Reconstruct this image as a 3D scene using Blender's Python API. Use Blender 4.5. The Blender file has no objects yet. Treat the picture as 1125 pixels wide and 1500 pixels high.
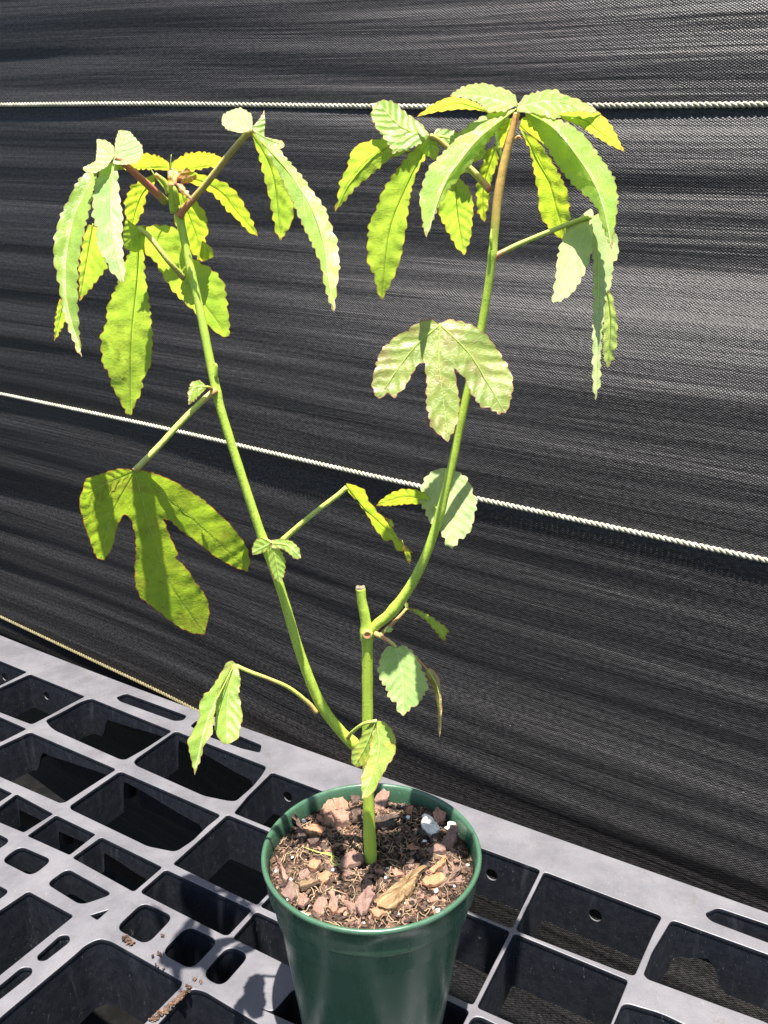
import bpy, bmesh, math, random
import numpy as np
from mathutils import Vector, Matrix, noise
from mathutils.geometry import delaunay_2d_cdt

random.seed(7); np.random.seed(7)
scene = bpy.context.scene
COL = scene.collection
R = math.radians

# ------------------------------------------------------------------ camera
FOC = 1130.0; PITCH = R(14.5); CAMZ = 0.385        # metres; tray top is z = 0
cam = bpy.data.cameras.new('camera'); cam_o = bpy.data.objects.new('camera', cam)
COL.objects.link(cam_o); scene.camera = cam_o
cam.sensor_fit = 'VERTICAL'; cam.sensor_height = 36.0; cam.lens = 36.0*FOC/1500.0
cam.clip_start = 0.01; cam.clip_end = 200.0
cam_o.location = (0, 0, CAMZ); cam_o.rotation_euler = (R(90)-PITCH, 0, 0)

# ------------------------------------------------------------------ sky, sun, exposure
SUN_EL, SUN_AZ = R(79.0), R(176.0)                 # azimuth clockwise from +Y (0 = away from camera)
world = bpy.data.worlds.new('World'); scene.world = world; world.use_nodes = True
wn = world.node_tree; wn.nodes.clear()
sky = wn.nodes.new('ShaderNodeTexSky'); sky.sky_type = 'NISHITA'; sky.sun_disc = False
sky.sun_elevation = SUN_EL; sky.sun_rotation = SUN_AZ
bg = wn.nodes.new('ShaderNodeBackground'); bg.inputs['Strength'].default_value = 0.075
wo = wn.nodes.new('ShaderNodeOutputWorld')
wn.links.new(sky.outputs[0], bg.inputs[0]); wn.links.new(bg.outputs[0], wo.inputs[0])
sun = bpy.data.lights.new('sun', 'SUN'); sun.energy = 5.0; sun.angle = R(0.53); sun.color = (1.0, 0.95, 0.88)
sun_o = bpy.data.objects.new('sun', sun); COL.objects.link(sun_o)
sdir = Vector((math.sin(SUN_AZ)*math.cos(SUN_EL), math.cos(SUN_AZ)*math.cos(SUN_EL), math.sin(SUN_EL)))
sun_o.rotation_euler = sdir.to_track_quat('Z', 'Y').to_euler(); sun_o.location = sdir*3
scene.render.engine = 'CYCLES'
scene.view_settings.view_transform = 'Standard'; scene.view_settings.look = 'None'
scene.view_settings.gamma = 1.0; scene.view_settings.use_curve_mapping = False
scene.view_settings.exposure = 1.85
scene.render.resolution_x = 768; scene.render.resolution_y = 1024
scene.cycles.max_bounces = 8; scene.cycles.transmission_bounces = 6

# ------------------------------------------------------------------ pixel helpers (a pixel is only a direction)
CP, SP = math.cos(PITCH), math.sin(PITCH)
def ray(x, y):
    dx = (x-562.5)/FOC; dy = -(y-750.0)/FOC
    return Vector((dx, CP+dy*SP, -SP+dy*CP))
def atY(x, y, Y):
    d = ray(x, y); return Vector((0, 0, CAMZ)) + d*(Y/d.y)
def atZ(x, y, z=0.0):
    d = ray(x, y); return Vector((0, 0, CAMZ)) + d*((z-CAMZ)/d.z)
class Fr:                                          # a crop of the photograph: offset + scale
    def __init__(s, ox, oy, k): s.ox, s.oy, s.k = ox, oy, k
    def __call__(s, p): return (s.ox+p[0]/s.k, s.oy+p[1]/s.k)
    def l(s, ps): return [s(p) for p in ps]
PX = Fr(0, 0, 1.0)

# ------------------------------------------------------------------ object helpers
def tag(o, label=None, cat=None, group=None, kind=None):
    if label: o['label'] = label
    if cat: o['category'] = cat
    if group: o['group'] = group
    if kind: o['kind'] = kind
    return o
def empty(name, loc=(0, 0, 0)):
    o = bpy.data.objects.new(name, None); o.location = loc; o.empty_display_size = 0.02
    COL.objects.link(o); return o
def link_mesh(name, me, mat, parent=None, smooth=True):
    o = bpy.data.objects.new(name, me); COL.objects.link(o)
    if mat: me.materials.append(mat)
    if smooth: me.polygons.foreach_set('use_smooth', [True]*len(me.polygons))
    if parent:
        o.parent = parent
        o.matrix_parent_inverse = Matrix.Translation(-world_loc(parent))
    return o
def world_loc(o):
    v = Vector((0, 0, 0))
    if o.parent is None: v = Vector(o.location)
    return v
def pydata(name, vs, fs, mat, parent=None, smooth=True):
    me = bpy.data.meshes.new(name); me.from_pydata([tuple(v) for v in vs], [], fs); me.update()
    return link_mesh(name, me, mat, parent, smooth)
def fattr(me, name, vals):
    a = me.attributes.new(name, 'FLOAT', 'POINT'); a.data.foreach_set('value', np.asarray(vals, dtype=np.float32))

def catmull(ps, n):
    ps = [np.array(p, float) for p in ps]
    P = [2*ps[0]-ps[1]] + ps + [2*ps[-1]-ps[-2]]
    out = []
    for i in range(1, len(P)-2):
        for k in range(n):
            t = k/n
            a, b, c, d = P[i-1], P[i], P[i+1], P[i+2]
            out.append(0.5*((2*b)+(-a+c)*t+(2*a-5*b+4*c-d)*t*t+(-a+3*b-3*c+d)*t**3))
    out.append(ps[-1]); return out

def tube_geo(pts, rads, sides=12, cap=True):
    """pts: world Vectors, rads: metres"""
    vs, fs = [], []
    n = len(pts); prev = None
    for i in range(n):
        t = (pts[min(i+1, n-1)]-pts[max(i-1, 0)]).normalized()
        if prev is None:
            u = t.orthogonal().normalized()
        else:
            u = (prev - t*prev.dot(t)).normalized()
        prev = u; w = t.cross(u)
        for k in range(sides):
            a = 2*math.pi*k/sides
            vs.append(pts[i]+(u*math.cos(a)+w*math.sin(a))*rads[i])
    for i in range(n-1):
        for k in range(sides):
            a = i*sides+k; b = i*sides+(k+1) % sides
            fs.append((a, b, b+sides, a+sides))
    if cap:
        fs.append(tuple(reversed(range(sides)))); fs.append(tuple(range((n-1)*sides, n*sides)))
    return vs, fs

# ------------------------------------------------------------------ node helpers
def newmat(name):
    m = bpy.data.materials.new(name); m.use_nodes = True; m.node_tree.nodes.clear()
    return m, m.node_tree
class NT:
    def __init__(s, t): s.t = t
    def n(s, typ, **kw):
        x = s.t.nodes.new(typ)
        for k, v in kw.items(): setattr(x, k, v)
        return x
    def l(s, a, b): s.t.links.new(a, b)
    def val(s, sock, v):
        if hasattr(v, 'is_linked') or isinstance(v, bpy.types.NodeSocket): s.l(v, sock)
        else: sock.default_value = v
    def math(s, op, a, b=0.0, c=0.0, clamp=False):
        x = s.n('ShaderNodeMath', operation=op, use_clamp=clamp)
        s.val(x.inputs[0], a); s.val(x.inputs[1], b); s.val(x.inputs[2], c)
        return x.outputs[0]
    def mix(s, fac, a, b, mode='MIX'):
        x = s.n('ShaderNodeMix', data_type='RGBA', blend_type=mode)
        s.val(x.inputs[0], fac); s.val(x.inputs[6], a if not isinstance(a, tuple) else (*a, 1)); s.val(x.inputs[7], b if not isinstance(b, tuple) else (*b, 1))
        return x.outputs[2]
    def noise(s, vec, scale, detail=4.0, rough=0.55, dist=0.0):
        x = s.n('ShaderNodeTexNoise'); s.l(vec, x.inputs['Vector'])
        x.inputs['Scale'].default_value = scale; x.inputs['Detail'].default_value = detail
        x.inputs['Roughness'].default_value = rough; x.inputs['Distortion'].default_value = dist
        return x.outputs['Fac']
    def ramp(s, v, a, b, lo=0.0, hi=1.0):
        x = s.n('ShaderNodeMapRange', clamp=True, interpolation_type='SMOOTHSTEP')
        s.val(x.inputs[0], v); x.inputs[1].default_value = a; x.inputs[2].default_value = b
        x.inputs[3].default_value = lo; x.inputs[4].default_value = hi
        return x.outputs[0]
    def attr(s, name):
        return s.n('ShaderNodeAttribute', attribute_name=name).outputs['Fac']
    def bump(s, h, strength, dist, normal=None):
        x = s.n('ShaderNodeBump'); x.inputs['Strength'].default_value = strength; x.inputs['Distance'].default_value = dist
        s.l(h, x.inputs['Height'])
        if normal: s.l(normal, x.inputs['Normal'])
        return x.outputs[0]
    def mapping(s, vec, scale):
        x = s.n('ShaderNodeMapping'); s.l(vec, x.inputs[0]); x.inputs['Scale'].default_value = scale
        return x.outputs[0]
    def principled(s, col, rough, normal=None, spec=0.5, **kw):
        p = s.n('ShaderNodeBsdfPrincipled')
        s.val(p.inputs['Base Color'], col if not isinstance(col, tuple) else (*col, 1))
        s.val(p.inputs['Roughness'], rough); p.inputs['Specular IOR Level'].default_value = spec
        if normal: s.l(normal, p.inputs['Normal'])
        for k, v in kw.items(): s.val(p.inputs[k], v)
        return p.outputs[0]
    def out(s, sh):
        o = s.n('ShaderNodeOutputMaterial'); s.l(sh, o.inputs['Surface'])
    def obj(s): return s.n('ShaderNodeTexCoord').outputs['Object']

# ------------------------------------------------------------------ materials
def leaf_mat(name, refl, trans, fac=0.45, blotch=0.0, red=0.6, rough=0.42, vein=0.55, puff=0.6, sick=(0.30, 0.17, 0.03)):
    m, t = newmat(name); g = NT(t); co = g.obj()
    ph = g.math('ADD', g.attr('vphase'), g.math('MULTIPLY', g.math('SUBTRACT', g.noise(co, 110.0, 2.0), 0.5), 1.3)); lat = g.attr('lat'); edge = g.attr('edge')
    fr = g.math('ABSOLUTE', g.math('SUBTRACT', g.math('FRACT', ph), 0.5))          # 0 at vein
    vm = g.ramp(fr, 0.0, 0.05, 1.0, 0.0)
    mr = g.ramp(g.math('ABSOLUTE', lat), 0.25, 0.8, 1.0, 0.0)
    vm = g.math('MAXIMUM', g.math('MULTIPLY', vm, 0.7), mr)
    n1 = g.noise(co, 90.0, 4.0); n2 = g.noise(co, 420.0, 4.0)
    col = g.mix(g.ramp(n1, 0.35, 0.7), refl, tuple(c*k for c, k in zip(refl, (0.72, 0.82, 0.8))))
    col = g.mix(g.math('MULTIPLY', vm, vein), col, (0.42, 0.52, 0.22))
    tcol = g.mix(g.ramp(n1, 0.35, 0.7), trans, tuple(c*k for c, k in zip(trans, (0.75, 0.85, 0.8))))
    tcol = g.mix(g.math('MULTIPLY', vm, 0.35), tcol, tuple(c*0.75 for c in trans))
    vo = g.n('ShaderNodeTexVoronoi', feature='DISTANCE_TO_EDGE'); g.l(co, vo.inputs['Vector']); vo.inputs['Scale'].default_value = 430.0
    net = g.ramp(vo.outputs['Distance'], 0.0, 0.10, 1.0, 0.0)
    col = g.mix(g.math('MULTIPLY', net, 0.09), col, (0.46, 0.55, 0.24)); tcol = g.mix(g.math('MULTIPLY', net, 0.16), tcol, tuple(c*0.62 for c in trans))
    em = g.math('MULTIPLY', g.ramp(g.math('ADD', edge, g.math('MULTIPLY', g.math('SUBTRACT', n2, 0.5), 0.8)), 0.0, 0.62, 1.0, 0.0), red)
    col = g.mix(em, col, (0.26, 0.05, 0.06)); tcol = g.mix(em, tcol, (0.45, 0.08, 0.03))
    if blotch > 0:
        b = g.math('MULTIPLY', g.ramp(g.noise(co, 75.0, 6.0, 0.65), 0.50, 0.66), blotch)
        sp = g.math('MULTIPLY', g.ramp(g.noise(co, 330.0, 2.0, 0.5), 0.66, 0.72), blotch)
        b = g.math('MAXIMUM', b, sp)
        col = g.mix(b, col, sick); tcol = g.mix(b, tcol, sick)
    pf = g.math('MULTIPLY', g.ramp(fr, 0.0, 0.45), puff)
    h = g.math('ADD', pf, g.math('MULTIPLY', g.noise(co, 260.0, 3.0), 0.5))
    h = g.math('SUBTRACT', h, g.math('ADD', g.math('MULTIPLY', mr, 0.5), g.math('MULTIPLY', net, 0.13)))
    nb = g.bump(h, 0.42, 0.0010)
    nb = g.bump(n2, 0.15, 0.0004, nb)
    p = g.principled(col, rough, nb, 0.45)
    tr = g.n('ShaderNodeBsdfTranslucent'); g.l(tcol, tr.inputs[0]); g.l(nb, tr.inputs[1])
    mx = g.n('ShaderNodeMixShader'); mx.inputs[0].default_value = fac
    g.l(p, mx.inputs[1]); g.l(tr.outputs[0], mx.inputs[2]); g.out(mx.outputs[0])
    return m
M = {}
M['leaf'] = leaf_mat('leaf_green', (0.30, 0.43, 0.07), (0.55, 0.74, 0.065), 0.52)
M['leaf_young'] = leaf_mat('leaf_young', (0.32, 0.45, 0.06), (0.61, 0.76, 0.045), 0.54, red=0.6)
M['leaf_pale'] = leaf_mat('leaf_underside', (0.38, 0.46, 0.17), (0.56, 0.68, 0.17), 0.48, red=0.35, vein=0.5, rough=0.6)
M['leaf_blue'] = leaf_mat('leaf_blue_green', (0.31, 0.44, 0.13), (0.50, 0.68, 0.11), 0.48, red=0.5, rough=0.5)
M['leaf_old'] = leaf_mat('leaf_mature', (0.24, 0.34, 0.035), (0.45, 0.62, 0.035), 0.52, blotch=0.5, red=0.95, vein=0.45, rough=0.5, sick=(0.24, 0.19, 0.035))
M['leaf_spot'] = leaf_mat('leaf_spotted', (0.275, 0.335, 0.065), (0.46, 0.54, 0.06), 0.46, blotch=0.5, red=0.9, sick=(0.33, 0.20, 0.10))
M['leaf_sick'] = leaf_mat('leaf_yellowing', (0.30, 0.41, 0.07), (0.52, 0.64, 0.05), 0.48, blotch=0.4, red=0.8, sick=(0.50, 0.30, 0.04))
M['leaf_dry'] = leaf_mat('leaf_dry', (0.42, 0.29, 0.10), (0.42, 0.27, 0.06), 0.35, blotch=0.5, red=0.4, sick=(0.12, 0.06, 0.02))
M['bud'] = leaf_mat('bud_orange', (0.58, 0.40, 0.07), (0.72, 0.50, 0.05), 0.45, blotch=0.7, red=0.9, sick=(0.50, 0.14, 0.05))

def stem_mat(name, g1=(0.35, 0.45, 0.06), redc=(0.50, 0.24, 0.08)):
    m, t = newmat(name); g = NT(t); co = g.obj()
    n1 = g.noise(g.mapping(co, (1, 1, 0.12)), 500.0, 3.0); n2 = g.noise(co, 900.0, 2.0); n3 = g.noise(co, 45.0, 3.0)
    col = g.mix(g.ramp(n1, 0.3, 0.7), g1, tuple(c*k for c, k in zip(g1, (0.8, 0.85, 0.75))))
    col = g.mix(g.math('MULTIPLY', g.ramp(n2, 0.66, 0.74), 0.7), col, (0.10, 0.13, 0.03))
    rd = g.math('ADD', g.attr('red'), g.math('MULTIPLY', g.math('SUBTRACT', n3, 0.5), 0.25))
    col = g.mix(g.ramp(rd, 0.25, 0.85), col, redc)
    nb = g.bump(g.math('ADD', n1, n2), 0.35, 0.0005)
    p = g.principled(col, 0.42, nb, 0.4, **{'Subsurface Weight': 0.25, 'Subsurface Radius': (0.002, 0.003, 0.0008), 'Subsurface Scale': 1.0})
    g.out(p); return m
M['stem'] = stem_mat('stem_green'); M['petiole'] = stem_mat('petiole_pinkish', (0.38, 0.42, 0.095), (0.42, 0.15, 0.09))
def rib_mat():
    m, t = newmat('midrib_pale'); g = NT(t)
    p = g.principled((0.46, 0.55, 0.16), 0.5, None, 0.4)
    tr = g.n('ShaderNodeBsdfTranslucent'); tr.inputs[0].default_value = (0.72, 0.85, 0.16, 1)
    mx = g.n('ShaderNodeMixShader'); mx.inputs[0].default_value = 0.62; g.l(p, mx.inputs[1]); g.l(tr.outputs[0], mx.inputs[2]); g.out(mx.outputs[0]); return m
M['rib'] = rib_mat()

def simple(name, c1, c2, scale, rough=0.8, bump=0.4, bd=0.001, spec=0.3, c3=None):
    m, t = newmat(name); g = NT(t); co = g.obj()
    n1 = g.noise(co, scale, 6.0, 0.62); n2 = g.noise(co, scale*4.3, 4.0)
    col = g.mix(g.ramp(n1, 0.34, 0.66), c1, c2)
    if c3: col = g.mix(g.ramp(n2, 0.56, 0.68), col, c3)
    g.out(g.principled(col, rough, g.bump(g.math('ADD', n1, n2), bump, bd), spec)); return m

def bark_mat(name, c1, c2, c3, rot=0.0, st=0.25):
    m, t = newmat(name); g = NT(t); co = g.obj()
    rnd = g.n('ShaderNodeObjectInfo').outputs['Random']
    mp = g.n('ShaderNodeMapping'); g.l(co, mp.inputs[0]); mp.inputs['Rotation'].default_value = (0, 0, rot)
    n1 = g.noise(g.mapping(mp.outputs[0], (1, st, 1)), 420.0, 5.0, 0.65); n2 = g.noise(co, 1300.0, 3.0)
    col = g.mix(g.ramp(n1, 0.36, 0.66), c1, c2)
    col = g.mix(g.math('MULTIPLY', g.ramp(n2, 0.55, 0.7), 0.6), col, c3)
    hs = g.n('ShaderNodeHueSaturation'); g.l(col, hs.inputs['Color'])
    g.l(g.math('MULTIPLY_ADD', rnd, 0.75, 0.6), hs.inputs['Value']); g.l(g.math('MULTIPLY_ADD', rnd, 0.4, 0.75), hs.inputs['Saturation'])
    g.out(g.principled(hs.outputs[0], 0.8, g.bump(g.math('ADD', n1, g.math('MULTIPLY', n2, 0.4)), 0.7, 0.0012), 0.25)); return m
M['bark'] = bark_mat('bark_pinkish', (0.19, 0.095, 0.065), (0.27, 0.15, 0.105), (0.07, 0.037, 0.025))
M['bark_tan'] = bark_mat('bark_tan', (0.20, 0.105, 0.062), (0.27, 0.15, 0.095), (0.08, 0.04, 0.022))
M['bark_dark'] = bark_mat('bark_dark', (0.045, 0.03, 0.024), (0.085, 0.055, 0.042), (0.015, 0.012, 0.01))
M['wood'] = bark_mat('wood_sliver', (0.13, 0.075, 0.03), (0.29, 0.185, 0.08), (0.05, 0.03, 0.012), 0.75, 0.06)
M['white'] = simple('mineral_white', (0.40, 0.37, 0.31), (0.55, 0.53, 0.48), 300, 0.7, 0.5, 0.0006)
M['perlite'] = simple('perlite_white', (0.52, 0.51, 0.49), (0.64, 0.64, 0.63), 900, 0.8, 0.5, 0.0005)
M['soil'] = simple('potting_soil', (0.010, 0.008, 0.006), (0.045, 0.029, 0.021), 130, 0.95, 1.0, 0.003, 0.15, (0.13, 0.08, 0.055))
M['crumb'] = simple('soil_crumbs', (0.025, 0.017, 0.012), (0.11, 0.066, 0.045), 160, 0.95, 0.8, 0.001, 0.15, (0.20, 0.125, 0.085))
M['fibre'] = simple('coir_fibre', (0.20, 0.135, 0.08), (0.30, 0.215, 0.13), 200, 0.9, 0.2, 0.0003)
M['fibre_green'] = simple('moss_strand', (0.22, 0.27, 0.06), (0.33, 0.36, 0.10), 200, 0.8, 0.2, 0.0003)
M['cut'] = simple('cut_end', (0.11, 0.09, 0.06), (0.20, 0.17, 0.11), 900, 0.9, 0.5, 0.0006)

def pot_mat():
    m, t = newmat('green_pot_plastic'); g = NT(t); co = g.obj()
    n1 = g.noise(co, 35.0, 5.0); n2 = g.noise(co, 700.0, 2.0); n3 = g.noise(g.mapping(co, (1, 1, 0.2)), 130.0, 4.0, 0.7)
    col = g.mix(g.ramp(n1, 0.3, 0.7), (0.034, 0.080, 0.046), (0.040, 0.090, 0.053))
    col = g.mix(g.math('MULTIPLY', g.ramp(n2, 0.73, 0.76), 0.6), col, (0.30, 0.36, 0.32))
    sc = g.math('MULTIPLY', g.ramp(g.noise(g.mapping(co, (3, 3, 0.35)), 160.0, 4.0, 0.7, 1.0), 0.64, 0.72), 0.28)
    col = g.mix(sc, col, (0.16, 0.21, 0.17))
    rg = g.ramp(n3, 0.35, 0.75, 0.24, 0.46)
    g.out(g.principled(col, rg, None, 0.5,
          **{'Subsurface Weight': 0.12, 'Subsurface Radius': (0.001, 0.004, 0.002), 'Subsurface Scale': 1.0})); return m
M['pot'] = pot_mat()

def tray_mat():
    m, t = newmat('black_tray_plastic'); g = NT(t); co = g.obj()
    n1 = g.noise(co, 22.0, 6.0, 0.6); n2 = g.noise(co, 160.0, 6.0, 0.7); n3 = g.noise(g.mapping(co, (1, 1, 0.25)), 45.0, 5.0, 0.65, 1.5)
    nz = g.n('ShaderNodeNewGeometry').outputs['Normal']
    sep = g.n('ShaderNodeSeparateXYZ'); g.l(nz, sep.inputs[0])
    up = g.ramp(sep.outputs[2], 0.3, 0.9)                       # dust settles on what faces up
    dust = g.math('MULTIPLY', up, g.math('MULTIPLY_ADD', g.ramp(n1, 0.3, 0.7), 0.35, 0.65))
    streak = g.math('MULTIPLY', g.ramp(n3, 0.56, 0.74), g.math('MULTIPLY_ADD', up, -0.35, 0.35))
    col = g.mix(g.math('MULTIPLY', g.ramp(n2, 0.35, 0.7), 0.5), (0.010, 0.0115, 0.016), (0.019, 0.021, 0.027))
    col = g.mix(dust, col, (0.112, 0.108, 0.116))
    col = g.mix(streak, col, (0.075, 0.076, 0.086))
    dirt = g.math('MULTIPLY', g.math('MULTIPLY', up, g.ramp(g.noise(co, 55.0, 6.0, 0.72, 0.6), 0.58, 0.70)), 0.45)
    col = g.mix(dirt, col, (0.07, 0.056, 0.047))
    sc = g.math('MULTIPLY', g.ramp(g.noise(g.mapping(co, (6.0, 0.6, 1)), 90.0, 3.0, 0.6, 3.0), 0.66, 0.72), 0.5)
    col = g.mix(sc, col, (0.19, 0.185, 0.19))
    sc2 = g.math('MULTIPLY', g.math('MULTIPLY', up, g.ramp(g.noise(g.mapping(co, (0.5, 7.0, 1)), 120.0, 2.0, 0.5, 2.0), 0.72, 0.75)), 0.4)
    col = g.mix(sc2, col, (0.045, 0.043, 0.046))
    spk = g.math('MULTIPLY', g.math('MULTIPLY', up, g.ramp(g.noise(co, 650.0, 2.0), 0.70, 0.74)), 0.7)
    col = g.mix(spk, col, (0.045, 0.035, 0.028))
    h = g.math('ADD', n2, g.math('MULTIPLY', g.noise(co, 900.0, 2.0), 0.5))
    g.out(g.principled(col, g.ramp(n2, 0.3, 0.7, 0.36, 0.52), g.bump(h, 0.22, 0.0008), 0.5)); return m
M['tray'] = tray_mat()

def cloth_mat():
    m, t = newmat('woven_black_cloth'); g = NT(t)
    uv = g.n('ShaderNodeUVMap', uv_map='UVMap').outputs[0]                         # metres in the cloth
    s = g.n('ShaderNodeSeparateXYZ'); g.l(uv, s.inputs[0])
    wob = g.math('MULTIPLY', g.math('SUBTRACT', g.noise(uv, 60.0, 5.0, 0.7), 0.5), 0.0034)
    x = g.math('MULTIPLY', g.math('ADD', s.outputs[0], wob), 2*math.pi/0.0028)
    y = g.math('MULTIPLY', g.math('ADD', s.outputs[1], wob), 2*math.pi/0.0018)
    hw = g.math('MULTIPLY', g.math('SINE', x), g.math('SINE', y))                   # over / under
    tape = g.math('ABSOLUTE', g.math('SINE', g.math('MULTIPLY', y, 1.0)))
    tone = g.noise(g.mapping(uv, (260, 420, 1)), 1.0, 2.0, 0.6)
    streak = g.noise(g.mapping(uv, (5.0, 260, 1)), 1.0, 3.0, 0.6)
    sn = g.noise(g.mapping(uv, (1.6, 55, 1)), 1.0, 4.0, 0.6, 0.3)
    col = g.mix(g.ramp(tone, 0.3, 0.75), (0.010, 0.0094, 0.0092), (0.041, 0.038, 0.0365))
    col = g.mix(g.ramp(hw, -0.5, 0.6, 0.5, 0.0), col, (0.004, 0.004, 0.004))
    sun_fleck = g.ramp(g.noise(g.mapping(uv, (330, 520, 1)), 1.0, 1.0), 0.76, 0.80)  # specks of light coming through the weave, painted into the colour
    col = g.mix(g.math('MULTIPLY', sun_fleck, 0.8), col, (0.16, 0.135, 0.11))
    h = g.math('ADD', g.math('MULTIPLY', hw, 0.5), g.math('MULTIPLY', streak, 0.9))
    nb = g.bump(sn, 0.35, 0.008)
    nb = g.bump(h, 0.42, 0.0008, nb)
    g.out(g.principled(col, 0.48, nb, 0.22)); return m
M['cloth'] = cloth_mat()
M['cord'] = simple('white_cord', (0.28, 0.26, 0.18), (0.46, 0.435, 0.33), 90, 0.7, 0.4, 0.0004)
M['cord_dirty'] = simple('yellowed_cord', (0.10, 0.085, 0.04), (0.17, 0.145, 0.075), 300, 0.8, 0.4, 0.0004)
M['ground'] = simple('dark_ground', (0.004, 0.004, 0.004), (0.008, 0.0075, 0.007), 30, 1.0, 0.6, 0.004, 0.03)

# ------------------------------------------------------------------ ground
me = bpy.data.meshes.new('ground'); gz = -0.72
me.from_pydata([(-30, -30, gz), (30, -30, gz), (30, 30, gz), (-30, 30, gz)], [], [(0, 1, 2, 3)])
tag(link_mesh('ground', me, M['ground'], None, False), kind='structure')

# ------------------------------------------------------------------ cloth curtain with cords
FU = Vector((2.077, -1.089, 0)).normalized()                 # along the cloth, towards the right
FN = Vector((-FU.y, FU.x, 0)); FN = -FN if FN.y > 0 else FN    # faces the camera side
RISE = -0.2175/2.345
F0 = Vector((0, 0.675, CAMZ-0.139))                          # where the middle cord crosses the centre
PITCHC = 0.305
def cloth_off(u, w):
    # broad waves + horizontal gathers running with the cords
    ph = 0.9*math.sin(3.1*u+0.4)+0.5*math.sin(7.3*u+1.0)
    d = 0.003*math.sin(2*math.pi*w/0.46+1.15+0.5*math.sin(2.0*u))
    d += 0.0011*math.sin(2*math.pi*w/0.118+ph)
    d += 0.0007*math.sin(2*math.pi*w/0.057+1.7*ph+1.3)*(0.6+0.4*math.sin(9*u))
    d += 0.0004*math.sin(2*math.pi*w/0.027+2.3*ph+0.3+2*math.sin(4*w))
    q = noise.noise(Vector((u*2.2, w*30, 3.1))); d += 0.0013*q
    q = noise.noise(Vector((u*4.0, w*75, 9.1))); d += 0.0006*q
    d -= 0.15*(u+0.25)*w
    rt = min(1.0, max(0.0, (u+0.32)/0.42)); rt = rt*rt*(3-2*rt)
    d -= rt*0.0165*math.tanh((w-0.135-0.03*math.sin(3*u))/0.042)              # slack belly that catches the sun
    d -= 0.10*max(0.0, w-0.27)*(0.45+0.55*rt)
    d -= rt*0.0035*math.tanh((w+0.17)/0.035)
    lf = min(1.0, max(0.0, (0.10-u)/0.30)); d -= 0.42*max(0.0, -(w+0.345))*lf*lf*(3-2*lf)
    return d
def cloth_pt(u, w):
    return F0 + FU*u + Vector((0, 0, w+RISE*u)) + FN*cloth_off(u, w)
cloth_root = empty('woven_cloth_screen', F0 + Vector((0, 0, -0.95)))
tag(cloth_root, 'black woven weed cloth hung as a screen behind the potted plant', 'cloth')
u0, u1, w0, w1 = -1.15, 0.75, -0.95, 0.72
NU, NW = 190, 560
vs = []; uvs = []
for j in range(NW+1):
    w = w0+(w1-w0)*j/NW
    for i in range(NU+1):
        u = u0+(u1-u0)*i/NU
        vs.append(cloth_pt(u, w)); uvs.append((u, w))
fs = [(j*(NU+1)+i, j*(NU+1)+i+1, (j+1)*(NU+1)+i+1, (j+1)*(NU+1)+i) for j in range(NW) for i in range(NU)]
o = pydata('cloth_sheet', vs, fs, M['cloth'], cloth_root)
ul = o.data.uv_layers.new(name='UVMap')
li = np.empty(len(o.data.loops), dtype=np.int32); o.data.loops.foreach_get('vertex_index', li)
ul.data.foreach_set('uv', np.asarray(uvs, dtype=np.float32)[li].ravel())
for k, mat in ((1, 'cord'), (0, 'cord'), (-1, 'cord_dirty')):
    V, Fc = [], []
    w = k*PITCHC; tl = 0.022 if k == -1 else 0.0
    step = 0.0010; n = int((1.0+(0.62 if k >= 0 else 0.05))/step)
    for st in range(2):
        pts = []
        for i in range(n):
            u = -1.0+i*step; a = 2*math.pi*u/0.0084 + st*math.pi
            c = cloth_pt(u, w-tl*(u+0.62)) + FN*0.0006
            pts.append(c + Vector((0, 0, 1))*(0.00112*math.cos(a)) + FN*(0.0009*math.sin(a)))
        a, b = tube_geo(pts, [0.00118]*n, 6)
        b0 = len(V); V += a; Fc += [tuple(q+b0 for q in f) for f in b]
    pydata('twisted_cord', V, Fc, M[mat], cloth_root)

# ------------------------------------------------------------------ tray
TA = R(28.5); TU = Vector((math.cos(TA), -math.sin(TA), 0)); TV = Vector((math.sin(TA), math.cos(TA), 0))
TO = Vector((0, 0.586, 0))
def px_uv(p):
    q = atZ(p[0], p[1], 0.0)-TO
    return (q.dot(TU), q.dot(TV))
def mm(ps): return [(a/1000., b/1000.) for a, b in ps]
Za = Fr(0, 900, 3.75); Zb = Fr(200, 1100, 3.75); Zc = Fr(150, 1300, 3.75); Zd = Fr(0, 1200, 3.75); Ze = Fr(820, 1240, 3.689)
def P_(fr, ps): return [px_uv(fr(p)) for p in ps]
W40 = 0.040
holes = []   # (poly, corner radius, wall depth, notch)
def hole(poly, r=0.002, d=W40, notch=None): holes.append((poly, r, d, notch))
# back row
hole(P_(Za, [(-180, 180), (150, 316), (-10, 395), (-330, 270)]))
hole(P_(Za, [(165, 327), (468, 450), (390, 490), (280, 550), (175, 604), (0, 537), (-140, 475), (0, 402)]))
hole(P_(Za, [(500, 460), (945, 640), (800, 735), (690, 797), (660, 795), (310, 640), (275, 615), (250, 580), (350, 530), (440, 480)]), 0.0025, W40, (0.17, 1.0, .017, .010))
hole(P_(Zb, [(215, -110), (715, 85), (690, 130), (640, 192), (545, 275), (500, 272), (370, 245), (0, 80), (-15, 60), (0, 40)]), 0.0025, W40, (0.0, 0.82, .009, .020))
hole(mm([(-87, -43), (-3.2, -46), (-3, -105), (-80, -103), (-84, -80)]))
hole(mm([(-0.4, -46), (73.6, -47), (74, -108), (-0.2, -105.5)]))
hole(mm([(76.4, -47), (154, -49.5), (154.2, -111.2), (76.8, -108.2)]))
hole(mm([(156.8, -50)]) + [px_uv(p) for p in [(970, 1342), (957, 1366), (942, 1400), (929, 1430)]] + mm([(156.8, -111.3)]))
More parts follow.
